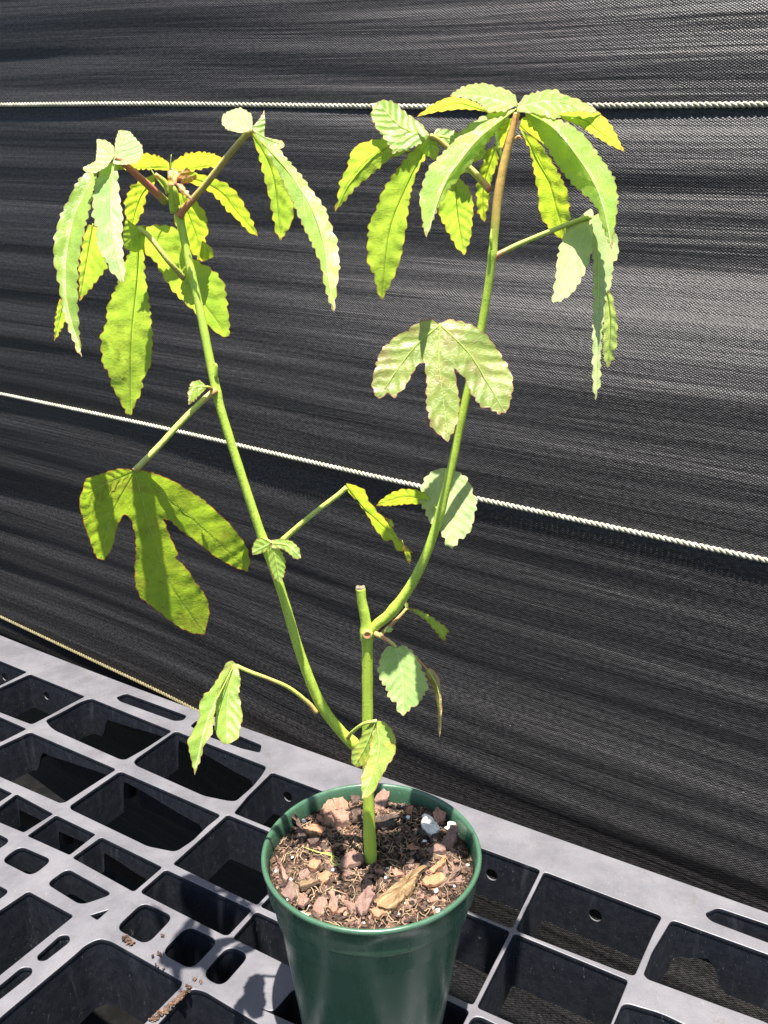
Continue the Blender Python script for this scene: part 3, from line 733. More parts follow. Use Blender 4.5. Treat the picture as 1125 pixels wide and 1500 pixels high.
# spilled soil on the tray
def spill(pxs, n, spread, label):
    V, Fc = [], []
    for _ in range(n):
        p = random.choice(pxs); q = atZ(p[0]+random.gauss(0, spread), p[1]+random.gauss(0, spread*.7), 0)
        s = random.uniform(.0005, .0013); blob(V, Fc, q+Vector((0, 0, s*.5+random.random()*.0012)), s)
    tag(pydata('soil_clump', V, Fc, M['crumb'], None, False), label, 'soil', 'soil spilled on the tray')
def seg(a, b, n): return [(a[0]+(b[0]-a[0])*k/n, a[1]+(b[1]-a[1])*k/n) for k in range(n+1)]
spill(seg(Zc((125, 285)), Zc((160, 320)), 3), 40, 3.0, 'small clump of brown soil between two square tray openings')
spill(seg(Zc((475, 555)), Zc((430, 605)), 4)+seg(Zc((430, 605)), Zc((285, 735)), 12), 130, 2.6, 'line of brown soil crumbs along a narrow tray rib')
spill([Zc((330, 270))], 5, 1.2, 'single soil crumb between two square tray openings')
spill([Zc((500, 520)), Zc((535, 520)), Zc((310, 435)), Zc((320, 372))], 12, 4.0, 'few loose soil specks on the tray plate')

# ------------------------------------------------------------------ the plant
plant = empty('hibiscus_plant', (PC.x, PC.y, SZ))
tag(plant, 'young green lobed-leaf hibiscus with two branches growing in the green pot', 'plant')
YB = 0.349
NODES = [(313, 577), (388, 790), (462, 1043), (270, 402), (262, 318), (722, 374), (717, 270), (688, 478), (645, 748), (578, 893), (517, 1088), (538, 928)]
def stem(name, rows, mat, parent, sub=8, cap=True, red=None, sides=14, wob=0.0):
    """rows: (px, py, Y offset mm, radius px[, red])"""
    rows = [tuple(r)+(0.0,) if len(r) == 4 else tuple(r) for r in rows]
    rs = catmull(rows, sub)
    if name == 'branch': rs = catmull(rows, 16)
    pts, rad, rd = [], [], []
    for x, y, dY, r, q in rs:
        if name in ('branch', 'stem'): r *= 1+.16*max(math.exp(-((x-q_[0])**2+(y-q_[1])**2)/90.) for q_ in NODES)
        p = atY(x, y, YB+dY/1000.); d = ray(x, y); dep = (YB+dY/1000.)/d.y
        pts.append(p); rad.append(max(r, .3)*dep/FOC*(1+.05*noise.noise(p*140)+.035*noise.noise(p*420))); rd.append(q)
    V, Fc = tube_geo(pts, rad, sides, cap)
    if wob:
        V = [v + Vector((noise.noise(v*300), noise.noise(v*300+Vector((5, 0, 0))), 0))*wob for v in V]
    o = pydata(name, V, Fc, M[mat], parent)
    fattr(o.data, 'red', np.repeat(rd, sides)); return o
Z4 = Fr(60, 140, 2.5); Z5 = Fr(480, 100, 2.5); Z6 = Fr(90, 530, 3.0405); Z7 = Fr(360, 670, 3.0)

main = stem('stem', [(543, 1262, 0, 9.5), (542, 1235, 0, 9.4), (540, 1180, 0, 8.6), (538.5, 1060, 0, 8.2), (538, 960, 0, 8.2), (537.5, 930, 0, 9.2), (535, 905, 0, 7.8), (530, 880, 0, 7.2), (528, 862, 0, 7.2)], 'stem', plant, wob=.00015)
V, Fc = [], []
c = atY(528, 861.5, YB); rr = 6.9*(c-Vector((0, 0, CAMZ))).length/FOC*0.97
for z, s in ((-.0006, 1.04), (.0005, 1.03), (.0008, .9), (.0004, .4)):
    for k in range(20):
        a = 6.283*k/20; V.append(c+Vector((math.cos(a)*rr*s, math.sin(a)*rr*s, z+.0003*math.sin(3*a))))
for i in range(3):
    for k in range(20): Fc.append((i*20+k, i*20+(k+1) % 20, (i+1)*20+(k+1) % 20, (i+1)*20+k))
Fc.append(tuple(range(60, 80))); pydata('cut_tip', V, Fc, M['cut'], main)
V, Fc = [], []
cc = atY(538, 930, YB-3.6/1000)
for i, (rr_, off) in enumerate(((.0026, .0012), (.0028, 0.0002), (.0022, -.0006), (.0012, -.0004), (.0004, .0004))):
    for k in range(16):
        a = 6.283*k/16; V.append(cc+Vector((math.cos(a)*rr_, off, math.sin(a)*rr_)))
for i in range(4):
    for k in range(16): Fc.append((i*16+k, i*16+(k+1) % 16, (i+1)*16+(k+1) % 16, (i+1)*16+k))
ns = pydata('bud_scar', V, Fc, M['petiole'], main); fattr(ns.data, 'red', [0.1]*48+[0.9]*32)

left_pts = [(537, 1108, 1, 6.0), (520, 1091, 0, 7.6), (498, 1070, -1, 8.0), (468, 1028, -3, 7.6), (440, 958, -5, 7.0), (411, 862, -6, 6.6), (385, 790, -6, 6.5), (355, 700, -5, 6.4), (325, 605, -3, 6.4), (311, 545, -1, 6.4), (291, 445, 3, 6.0), (276, 380, 6, 5.8, .1), (263, 318, 8, 5.8, .25), (257, 285, 9, 4.5, .1)]
stem('branch', left_pts, 'stem', plant)
right_pts = [(538, 932, 0, 6.5), (552, 915, -1, 7.6), (575, 895, -2, 7.6), (608, 847, -4, 7.0), (636, 780, -5, 6.5), (660, 690, -5, 6.2), (681, 590, -5, 6.0), (705, 480, -5, 6.0), (719, 392, -6, 6.0, .15), (724, 345, -6, 6.2, .45), (728, 300, -6, 6.6, .62), (735, 255, -6, 6.4, .62), (745, 212, -6, 5.6, .66), (757, 166, -6, 5.0, .8)]
stem('branch', right_pts, 'stem', plant)

def in_poly(P, pts):
    x, y = pts[:, 0], pts[:, 1]; c = np.zeros(len(pts), bool); n = len(P); j = n-1
    for i in range(n):
        xi, yi = P[i]; xj, yj = P[j]
        m = ((yi > y) != (yj > y)); den = (yj-yi) if yj != yi else 1e-9
        c ^= m & (x < (xj-xi)*(y-yi)/den+xi); j = i
    return c
def seg_dist(P, pts):
    n = len(P); best = np.full(len(pts), 1e9)
    for i in range(n):
        a, b = P[i], P[(i+1) % n]; d = b-a; L = max(d.dot(d), 1e-9)
        t = np.clip(((pts-a)@d)/L, 0, 1); q = a+t[:, None]*d
        best = np.minimum(best, np.hypot(*(pts-q).T))
    return best
MMPX = 0.365
def piece(fr, poly, mid, Y0, gx=0.0, gy=0.0, fold=0.0, curve=0.0, teeth=1.0, ruffle=1.0):
    """one lobe: outline and midrib traced in the crop fr; Y0 mm behind the stem plane at the midrib base,
    gx / gy depth gradient to the right / upwards, fold = V fold at the midrib, curve = bend towards the tip"""
    P = np.array(fr.l(poly)); mid = np.array(fr.l(mid))
    # smooth + densify the outline
    n = len(P); D = []
    for i in range(n):
        a, b = P[i], P[(i+1) % n]; L = np.hypot(*(b-a)); k = max(1, int(L/1.6))
        for q in range(k): D.append(a+(b-a)*q/k)
    D = np.array(D)
    tip = int(np.argmin(np.hypot(*(D-mid[-1]).T)))
    S = D.copy()
    for _ in range(2): S = (np.roll(S, 1, 0)+2*S+np.roll(S, -1, 0))/4
    S[tip] = D[tip]
    base = int(np.argmin(np.hypot(*(S-mid[0]).T)))
    if area2([tuple(p) for p in S]) < 0: sgn = -1
    else: sgn = 1
    tan = np.roll(S, -1, 0)-np.roll(S, 1, 0); tan /= np.maximum(np.hypot(*tan.T), 1e-6)[:, None]
    nor = np.stack([tan[:, 1], -tan[:, 0]], 1)*sgn
    if teeth > 0:
        N = len(S); seglen = np.hypot(*(np.roll(S, -1, 0)-S).T)
        Lmid = np.hypot(*(mid[-1]-mid[0]))
        per = max(6.0, min(15.0, Lmid/8.5))
        E = S.copy(); rnd = random.random()
        for dirn in (1, -1):
            s = 0.0; i = base; t0 = 0.0; tl = per*random.uniform(.6, 1.3); am = random.uniform(.5, 1.2)
            while i != tip:
                j = (i+dirn) % N
                s += seglen[i] if dirn == 1 else seglen[j]
                if s-t0 > tl: t0 = s; tl = per*random.uniform(.55, 1.4); am = random.uniform(.45, 1.3)
                f = (s-t0)/tl; pk = .72
                saw = math.sin(f/pk*math.pi/2) if f < pk else (1-f)/(1-pk)
                dtip = np.hypot(*(S[j]-S[tip])); dmid = np.hypot(*(S[j]-mid[0]))
                env = min(1, max(0, (dmid-6)/18)) * min(1, dtip/10+.15)
                E[j] = S[j]+nor[j]*(saw-.5)*am*teeth*2.9*env*min(1, per/9)
                i = j
        S = E
    # interior points
    sp = 4.0; lo, hi = S.min(0), S.max(0); G = []
    yy = lo[1]; r = 0
    while yy < hi[1]:
        xx = lo[0]+(sp/2 if r % 2 else 0)
        while xx < hi[0]: G.append((xx+random.uniform(-.5, .5), yy+random.uniform(-.5, .5))); xx += sp
        yy += sp*.866; r += 1
    G = np.array(G) if G else np.zeros((0, 2))
    if len(G):
        G = G[in_poly(S, G)]
        if len(G): G = G[seg_dist(S, G) > 1.5]
    allp = np.vstack([S, G]) if len(G) else S
    res = delaunay_2d_cdt([Vector(p) for p in allp], [(i, (i+1) % len(S)) for i in range(len(S))], [], 1, 1e-5)
    v2 = np.array([(v.x, v.y) for v in res[0]]); tri = [tuple(f) for f in res[2]]
    # parameters along / across the midrib
    ms = np.array(catmull([tuple(m) for m in mid], 8)) if len(mid) > 2 else np.array([mid[0]+(mid[1]-mid[0])*k/10 for k in range(11)])
    seg = np.hypot(*(ms[1:]-ms[:-1]).T); cum = np.concatenate([[0], np.cumsum(seg)]); LT = cum[-1]
    bd = np.full(len(v2), 1e9); bt = np.zeros(len(v2)); bs = np.zeros(len(v2))
    for i in range(len(ms)-1):
        a, b = ms[i], ms[i+1]; d = b-a; L2 = d@d
        t = np.clip(((v2-a)@d)/L2, 0, 1); q = a+t[:, None]*d; dv = v2-q; dist = np.hypot(*dv.T)
        m = dist < bd
        bd[m] = dist[m]; bt[m] = cum[i]+t[m]*seg[i]; bs[m] = np.sign(d[0]*dv[m, 1]-d[1]*dv[m, 0])
    tt = bt/LT
    edge = seg_dist(S, v2)*MMPX
    ph0 = random.random()*6
    Y = Y0 + MMPX*(gx*(v2[:, 0]-mid[0][0])+gy*(mid[0][1]-v2[:, 1])) + MMPX*fold*bd*np.minimum(1, tt*6+.15) + curve*LT*MMPX*tt**2
    halfw = np.maximum((edge/MMPX+bd), 3)
    Y += ruffle*0.34*np.sin(bt*.19+1.7*np.sin(bt*.05+ph0)+ph0+bs*1.3)*np.clip(bd/halfw, 0, 1)**1.5*np.minimum(1, LT/60.)
    Y += ruffle*0.6*np.sin(v2[:, 0]*.05+v2[:, 1]*.035+ph0)
    W = [atY(p[0], p[1], YB+y/1000.) for p, y in zip(v2, Y)]
    spacing = max(LT/7.0, 11.0)
    vph = (bt-1.0*bd)/spacing + 50.0
    # midrib line for a raised vein
    ribY = Y0 + MMPX*(gx*(ms[:, 0]-mid[0][0])+gy*(mid[0][1]-ms[:, 1])) + curve*LT*MMPX*(cum/LT)**2
    ribpts = [(ms[i][0], ms[i][1], ribY[i], max(.35, (1-cum[i]/LT)*min(1.7, LT/70.)+.3)) for i in range(len(ms))]
    return W, tri, vph, bs*bd*MMPX, edge, ribpts
def leaf(mat, pieces, petiole=None, label=None, rib=True):
    V, Fc, A, B, C, ribs = [], [], [], [], [], []
    for pc in pieces:
        W, tri, vph, lat, edge, rp = pc
        b0 = len(V); V += W; Fc += [tuple(q+b0 for q in f) for f in tri]; A += list(vph); B += list(lat); C += list(edge); ribs.append(rp)
    o = pydata('leaf', V, Fc, M[mat], plant)
    fattr(o.data, 'vphase', A); fattr(o.data, 'lat', B); fattr(o.data, 'edge', C)
    if label: o['label'] = label
    if rib:
        V, Fc = [], []
        for rp in ribs:
            if math.hypot(rp[-1][0]-rp[0][0], rp[-1][1]-rp[0][1]) < 22: continue
            pts, rad = [], []
            for x, y, dY, r in rp:
                Yw = YB+dY/1000.; pts.append(atY(x, y, Yw)); rad.append(r*Yw/ray(x, y).y/FOC*.5)
            a_, b_ = tube_geo(pts, rad, 6); b0 = len(V); V += a_; Fc += [tuple(q+b0 for q in f) for f in b_]
        if V:
            ro = pydata('midrib', V, Fc, M['rib'], None); fattr(ro.data, 'red', [0.0]*len(V))
            ro.parent = o; ro.matrix_parent_inverse = Matrix.Identity(4)
            ro.matrix_parent_inverse = o.matrix_world.inverted() if False else ro.matrix_parent_inverse
    if petiole:
        po = stem('petiole', petiole, 'petiole', None, sub=6, sides=10)
        po.parent = o
    return o
def pet(fr, rows): return [(*fr((r[0], r[1])), *r[2:]) for r in rows]

# ---- left branch top
leaf('leaf_blue', [
    piece(Z4, [(270, 222), (268, 185), (240, 163), (203, 158), (205, 190), (200, 240), (150, 265), (165, 282), (200, 284), (240, 262)], [(268, 225), (205, 165)], -14, gx=.2, gy=.9, teeth=.6),
    piece(Z4, [(268, 225), (272, 165), (285, 125), (325, 130), (345, 155), (370, 180), (375, 215), (350, 250), (290, 254), (262, 250)], [(270, 225), (310, 132)], -14, gx=.1, gy=.8, fold=.2, teeth=.6),
    piece(Z4, [(232, 250), (282, 245), (282, 300), (288, 370), (300, 440), (297, 520), (303, 600), (310, 650), (300, 688), (280, 670), (250, 635), (235, 600), (205, 550), (205, 490), (188, 440), (190, 370), (200, 310)], [(262, 245), (255, 420), (270, 560), (301, 687)], -14, gy=.6, fold=.15, curve=0),
    ], pet(Z4, [(458, 390, 7, 6.0, .3), (400, 335, 0, 5.6, .9), (350, 290, -7, 5.2, .9), (300, 245, -13, 4.6, .8), (272, 228, -14.5, 4, .5)]), 'pale blue-green curled leaf on a dark red stalk')
leaf('leaf', [
    piece(Z4, [(160, 285), (208, 280), (190, 370), (165, 470), (145, 560), (135, 640), (135, 760), (140, 860), (150, 960), (128, 925), (95, 840), (75, 760), (65, 690), (45, 600), (48, 520), (70, 440), (105, 370), (135, 310)], [(198, 282), (125, 420), (98, 530), (85, 640), (95, 780), (149, 958)], -10, gx=0, gy=.45, fold=-.5),
    piece(Z4, [(175, 470), (210, 485), (243, 630), (180, 710), (140, 755), (140, 620), (155, 520)], [(190, 470), (142, 752)], 2, gy=-.6, fold=.1),
    piece(Z4, [(70, 740), (95, 800), (80, 850), (48, 900), (50, 830), (60, 770)], [(80, 750), (49, 898)], 2, gy=-.6),
    ], pet(Z4, [(300, 262, -12, 4), (230, 262, -12, 3.4), (196, 284, -10.5, 3)]))
leaf('leaf', [
    piece(Z4, [(340, 540), (378, 540), (380, 650), (395, 740), (405, 830), (410, 890), (405, 960), (400, 1000), (375, 1030), (370, 1080), (345, 1130), (330, 1172), (312, 1165), (290, 1120), (260, 1065), (245, 1010), (225, 985), (218, 880), (240, 830), (240, 780), (270, 710), (295, 650), (315, 590)], [(360, 500), (348, 700), (330, 900), (326, 1170)], 3, gy=-.55, fold=.12, curve=-.05),
    piece(Z4, [(300, 500), (310, 450), (345, 475), (385, 475), (378, 560), (345, 575), (305, 560)], [(362, 490), (310, 540)], 3, gy=-.2, teeth=0),
    piece(Z4, [(370, 485), (420, 472), (480, 478), (510, 500), (520, 560), (560, 600), (610, 625), (650, 655), (675, 700), (680, 740), (685, 790), (692, 840), (690, 880), (665, 885), (620, 850), (560, 790), (500, 735), (450, 670), (420, 610), (385, 580), (370, 540)], [(366, 495), (540, 690), (689, 882)], 3, gx=.35, gy=-.5, fold=.15, curve=.1),
    ], pet(Z4, [(522, 668, 4, 4.4, .5), (470, 610, -2, 4.0, .4), (400, 520, -1, 3.8, .45), (360, 486, 2, 3.6, .3)]), 'bright yellow-green leaf with one long hanging lobe')
leaf('leaf_young', [
    piece(Z4, [(472, 250), (530, 212), (590, 205), (640, 215), (678, 240), (670, 258), (600, 265), (545, 280), (480, 290)], [(480, 275), (675, 250)], 14, gy=-.7),
    piece(Z4, [(545, 275), (620, 300), (680, 320), (720, 360), (740, 390), (760, 430), (780, 470), (795, 517), (760, 500), (720, 455), (680, 420), (640, 370), (600, 340), (520, 310)], [(525, 290), (660, 355), (794, 515)], 14, gx=.3, gy=-.6, fold=.15),
    piece(Z4, [(490, 350), (560, 375), (605, 430), (612, 490), (600, 540), (605, 600), (585, 610), (560, 580), (530, 560), (505, 520), (485, 440)], [(505, 330), (560, 480), (596, 606)], 14, gy=-.5, fold=.15),
    piece(Z4, [(590, 530), (630, 560), (634, 590), (600, 608), (580, 590)], [(588, 540), (632, 585)], 18, gy=-.3, teeth=.4),
    ])
leaf('leaf_young', [
    piece(Z4, [(285, 272), (330, 225), (375, 210), (430, 220), (470, 245), (470, 275), (380, 270)], [(465, 262), (290, 268)], 14, gy=-.7),
    piece(Z4, [(330, 330), (385, 300), (420, 285), (418, 320), (390, 350), (375, 420), (355, 460), (340, 500), (320, 512), (310, 440), (305, 390), (320, 355)], [(418, 290), (360, 370), (322, 510)], 14, gx=-.2, gy=-.6),
    ])
leaf('leaf_pale', [
    piece(Z4, [(775, 128), (775, 90), (770, 65), (730, 43), (690, 55), (665, 70), (660, 100), (680, 125), (730, 138)], [(768, 125), (664, 82)], -6, gx=.3, gy=.9, teeth=.7),
    ], pet(Z4, [(508, 440, 6, 6.6, .95), (525, 415, 5, 5.2, .75), (600, 330, 2, 4.8, .5), (690, 215, -3, 4.6, .5), (768, 125, -7, 4.4, .5)]), 'pale curled leaf base on a long pinkish stalk')
leaf('leaf', [
    piece(Z4, [(770, 120), (800, 85), (818, 52), (822, 100), (817, 150), (850, 158), (885, 165), (895, 185), (850, 212), (830, 200), (805, 175)], [(772, 122), (815, 150), (893, 180)], -6, gx=.2, gy=.5, teeth=.5),
    piece(Z4, [(765, 125), (800, 155), (832, 200), (862, 240), (890, 310), (912, 360), (927, 400), (922, 460), (905, 490), (878, 532), (860, 500), (850, 450), (840, 390), (815, 290), (795, 210)], [(768, 125), (850, 290), (879, 530)], -6, gx=.5, gy=-.45, fold=.1),
    piece(Z4, [(815, 185), (870, 193), (900, 230), (935, 270), (960, 300), (990, 345), (1020, 380), (1045, 420), (1060, 470), (1085, 530), (1090, 580), (1095, 625), (1085, 690), (1080, 740), (1074, 797), (1050, 740), (1035, 680), (1025, 620), (1000, 560), (960, 480), (925, 400), (880, 300), (840, 225)], [(790, 150), (900, 270), (985, 400), (1035, 540), (1052, 660), (1074, 795)], -6, gx=-.15, gy=.7, fold=.3),
    ], None, 'long drooping leaf with one pale half')
# growing tip of the left branch: small orange folded leaflets and bud scales
for pts, Yo in (([(462, 275), (490, 262), (505, 290), (495, 325), (465, 330)], 0), ([(500, 285), (535, 262), (550, 280), (520, 310), (498, 312)], -1), ([(515, 300), (570, 290), (572, 305), (530, 325), (510, 320)], -2), ([(490, 318), (520, 325), (545, 360), (556, 385), (530, 372), (505, 345)], -3)):
    far = max(pts, key=lambda q: abs(q[0]-490)+abs(q[1]-310))
    leaf('bud', [piece(Z4, pts, [(486, 312), far], Yo, gy=.3, fold=.5, teeth=1.2, ruffle=.5)], None, 'tiny orange unfolding leaflet', False)
for rows in ([(478, 350, 4, 1.6), (474, 290, 3, 1.6), (477, 215, 2, .4)], [(470, 360, 4, 5), (455, 320, 3, 4.5), (418, 288, 1, 3.0, .9)], [(490, 430, 6, 7), (480, 350, 4, 6), (470, 310, 3, 2)], [(455, 345, 5, 1.2), (415, 290, 4, 1.0), (390, 245, 4, .4)], [(500, 400, 2, 4.), (492, 350, 0, 3.6), (485, 325, 0, 1)]):
    stem('bud_scale', pet(Z4, rows), 'stem', plant, 6, True, None, 8)
# ---- middle of the left branch
leaf('leaf_young', [piece(Z4, [(612, 1068), (580, 1040), (548, 1050), (537, 1090), (540, 1135), (565, 1115), (590, 1088)], [(610, 1066), (560, 1070), (541, 1132)], -10, gx=.3, gy=.5)],
     pet(Z4, [(632, 1085, -3, 2.6, .9), (620, 1070, -8, 2.0, .7), (608, 1066, -10, 1.8, .2)]), 'small round leaf above the big leaf stalk')
BLo = [(320, 484), (290, 474), (240, 478), (170, 500), (120, 515), (103, 525), (98, 560), (85, 590), (78, 640), (92, 690), (105, 740), (125, 790), (145, 850), (165, 882), (195, 880), (215, 850), (235, 810), (240, 770), (255, 720), (278, 680), (298, 685), (315, 720), (330, 780), (330, 850), (325, 930), (330, 1000), (350, 1050), (400, 1090), (460, 1135), (510, 1175), (570, 1205), (640, 1218), (645, 1180), (660, 1130), (655, 1070), (630, 1020), (600, 985), (570, 935), (530, 890), (505, 872), (522, 856), (490, 790), (470, 740), (455, 700), (480, 705), (540, 760), (600, 800), (660, 850), (720, 890), (780, 920), (830, 935), (842, 890), (830, 830), (790, 770), (740, 710), (690, 665), (635, 615), (580, 580), (500, 530), (440, 505), (380, 485), (345, 478)]
def cut_lobe(o, a, b, extra): return [o[i % len(o)] for i in range(a, b+1)] + extra
def multi(fr, outline, mids, Y0, **kw):
    """a palmate leaf from one outline: one surface; veins follow the nearest of several midribs"""
    base = piece(fr, outline, mids[0], Y0, **kw)
    W, tri, vph, lat, edge, rp = base
    inv = []
    px = []
    for w in W:                                   # back to picture coordinates only to find the nearest vein
        d = w-Vector((0, 0, CAMZ)); f = d.y*CP-d.z*SP; px.append((562.5+FOC*d.x/f, 750-FOC*(d.y*SP+d.z*CP)/f))
    px = np.array(px); bl = np.full(len(px), 1e9); bv = np.zeros(len(px)); ribs = []
    for mid in mids:
        ms = np.array(catmull([fr(m) for m in mid], 8)); seg = np.hypot(*(ms[1:]-ms[:-1]).T); cum = np.concatenate([[0], np.cumsum(seg)]); LT = cum[-1]
        for i in range(len(ms)-1):
            a, b = ms[i], ms[i+1]; d = b-a
            t = np.clip(((px-a)@d)/(d@d), 0, 1); q = a+t[:, None]*d; dist = np.hypot(*(px-q).T); m = dist < bl
            bl[m] = dist[m]; bv[m] = (cum[i]+t[m]*seg[i]-dist[m])/max(LT/7., 6)+50
        Wn = np.array([(w.x, w.y, w.z) for w in W]); rib = []
        for i, p in enumerate(ms):
            k = int(np.argmin(np.hypot(*(px-p).T))); rib.append((p[0], p[1], (W[k].y-YB)*1000-.15, max(.35, (1-cum[i]/LT)*1.5+.3)))
        # smooth the depth so the vein does not step
        ys = np.array([r[2] for r in rib])
        for _ in range(4): ys[1:-1] = (ys[:-2]+2*ys[1:-1]+ys[2:])/4
        ribs.append([(r[0], r[1], y, r[3]) for r, y in zip(rib, ys)])
    return [(W, tri, bv, bl*MMPX, edge, ribs[0])] + [([], [], [], [], [], r) for r in ribs[1:]]
leaf('leaf_old', multi(Z6, BLo, [[(325, 484), (395, 740), (480, 980), (640, 1216)], [(325, 484), (215, 700), (178, 880)], [(325, 484), (560, 680), (834, 930)], [(325, 484), (200, 540), (102, 600)]], -26, gx=.12, gy=-.42, fold=0.06, curve=0, teeth=.5, ruffle=.9),
     pet(Z6, [(688, 140, -2, 6.2, .95), (668, 140, -6, 4.6, .6), (560, 240, -13, 4.4, .25), (430, 380, -21, 4.4, .3), (325, 486, -27, 4.8, .45)]), 'large dark green spotted three-lobed leaf hanging from the left branch')
leaf('leaf', [
    piece(Z6, [(935, 808), (900, 785), (865, 790), (848, 830), (850, 862), (885, 855), (920, 838)], [(932, 810), (850, 850)], -13, gx=.4, gy=.3, teeth=.7),
    piece(Z6, [(925, 815), (920, 880), (930, 920), (950, 970), (972, 985), (995, 945), (1000, 890), (985, 850), (955, 812)], [(940, 805), (955, 890), (972, 984)], -13, gy=.25, fold=.2, teeth=.7),
    piece(Z6, [(930, 795), (985, 787), (1030, 800), (1060, 830), (1068, 875), (1040, 880), (1010, 850), (975, 830), (935, 830)], [(938, 805), (1010, 820), (1066, 874)], -13, gx=-.2, gy=.5, teeth=.7),
    ], pet(Z6, [(895, 790, -6, 3), (915, 795, -11, 2.4), (938, 806, -13, 2)]), 'tiny three-lobed leaf against the left branch')
leaf('leaf_young', [
    piece(Z7, [(440, 112), (490, 125), (525, 145), (540, 190), (585, 245), (620, 280), (650, 320), (680, 370), (710, 400), (736, 420), (715, 420), (690, 410), (665, 415), (640, 360), (610, 372), (590, 340), (560, 305), (545, 270), (510, 220), (490, 190), (450, 155)], [(444, 130), (560, 260), (735, 420)], -2, gx=.3, gy=-.9, teeth=.6),
    piece(Z7, [(610, 262), (645, 275), (653, 305), (635, 310)], [(612, 265), (650, 305)], 6, gy=-.2, teeth=.4),
    piece(Z7, [(680, 355), (700, 395), (722, 410), (728, 440), (722, 478), (705, 450), (695, 415)], [(688, 365), (722, 474)], 6, gy=-.3, teeth=.4),
    ], pet(Z7, [(160, 368, -4, 5), (200, 330, -4, 4.2), (300, 245, -4, 3.8), (400, 170, -3, 3.8), (444, 132, -2, 4)]), 'narrow folded bright leaf between the two branches')
# ---- right branch, lower leaves
leaf('leaf_young', [piece(Z7, [(824, 195), (790, 155), (740, 140), (690, 138), (640, 155), (600, 180), (572, 213), (640, 213), (720, 205), (790, 207)], [(822, 198), (700, 172), (574, 211)], 8, gy=-.9, teeth=.6)],
     pet(Z7, [(838, 225, 0, 2.4, .3), (830, 210, 5, 2, .2), (818, 196, 8, 1.8)]))
leaf('leaf_pale', [piece(Z7, [(870, 45), (920, 58), (965, 80), (990, 120), (1000, 160), (1018, 200), (1005, 250), (998, 300), (970, 345), (935, 365), (910, 405), (880, 385), (865, 340), (830, 310), (800, 270), (785, 230), (762, 200), (770, 150), (780, 100), (805, 70), (840, 52)], [(880, 60), (905, 200), (908, 402)], 16, gx=-.1, gy=.6, fold=-.1, curve=-.05, teeth=1.2)],
     pet(Z7, [(850, 245, 2, 2.4), (870, 150, 10, 2.2), (880, 62, 15, 2)]), 'pale veined oval leaf behind the right branch')
leaf('leaf', [
    piece(Z7, [(705, 658), (760, 668), (810, 695), (850, 725), (880, 745), (898, 770), (880, 775), (880, 810), (860, 800), (830, 760), (790, 715), (750, 690)], [(707, 664), (810, 712), (885, 800)], 4, gx=-.1, gy=-.7, fold=.3, teeth=.6),
    piece(Z7, [(692, 630), (715, 640), (718, 660), (700, 662)], [(707, 662), (694, 632)], 4, gy=.4, teeth=0),
    ], pet(Z7, [(595, 775, -1, 3.4, .6), (640, 735, 2, 2.8, .6), (680, 695, 3, 2.4, .6), (707, 664, 4, 2.2, .4)]), 'small folded leaf right of the stem knot')
leaf('leaf_blue', [piece(Z7, [(660, 838), (690, 822), (720, 840), (755, 880), (775, 930), (800, 980), (800, 1020), (780, 1050), (765, 1080), (735, 1095), (715, 1115), (690, 1138), (670, 1120), (660, 1080), (630, 1060), (615, 1010), (590, 980), (580, 930), (590, 880), (615, 835), (640, 825)], [(658, 832), (690, 980), (692, 1136)], -9, gx=.05, gy=.55, fold=.2, teeth=1.1)],
     pet(Z7, [(570, 775, -3, 4.4, .6), (600, 790, -6, 3.4, .5), (640, 815, -9, 2.8, .5), (660, 834, -9.4, 2.4, .3)]), 'oval toothed leaf below the stem knot')
stem('bud_scale', pet(Z7, [(590, 775, -5, 2.4, .5), (615, 800, -8, 2.2, .8), (640, 820, -9, 1.4, .5)]), 'petiole', plant, 6, True, None, 8)
leaf('leaf', [piece(Z7, [(605, 770), (615, 745), (635, 740), (650, 755), (640, 770)], [(608, 768), (648, 754)], -6, gy=.4, teeth=.6)], None, 'tiny leaf tuft at the stem knot', False)
leaf('leaf_dry', [piece(Z7, [(788, 938), (805, 922), (830, 938), (852, 970), (858, 1020), (863, 1100), (858, 1200), (851, 1237), (845, 1190), (843, 1100), (828, 1030), (808, 985)], [(798, 930), (842, 1010), (853, 1110), (851, 1235)], -4, gx=-.2, gy=.3, fold=1.0, teeth=.2)],
     pet(Z7, [(700, 830, -2, 1.0, .8), (760, 890, -5, 1.2, .8), (798, 932, -4, 1.6, .6)]), 'dry brown rolled leaf hanging below the knot')
# ---- low leaves
leaf('leaf_sick', [
    piece(Z7, [(575, 1155), (545, 1172), (515, 1210), (490, 1260), (465, 1290), (463, 1340), (490, 1366), (530, 1345), (548, 1310), (560, 1240)], [(572, 1160), (530, 1260), (480, 1350)], -16, gx=-.3, gy=.3, fold=.3, teeth=.5),
    piece(Z7, [(570, 1155), (610, 1160), (640, 1190), (655, 1220), (663, 1260), (655, 1310), (620, 1360), (595, 1410), (570, 1460), (545, 1490), (510, 1502), (508, 1450), (505, 1410), (520, 1370), (540, 1320), (550, 1240)], [(575, 1160), (585, 1290), (545, 1420), (512, 1500)], -15, gx=.1, gy=.5, fold=.15, teeth=.5),
    ], pet(Z7, [(450, 1232, -3, 3.0, .7), (470, 1205, -8, 2.6, .3), (520, 1170, -14, 2.6, .2), (575, 1158, -16, 2.6, .1)]), 'yellowing leaf hanging in front of the stem foot')
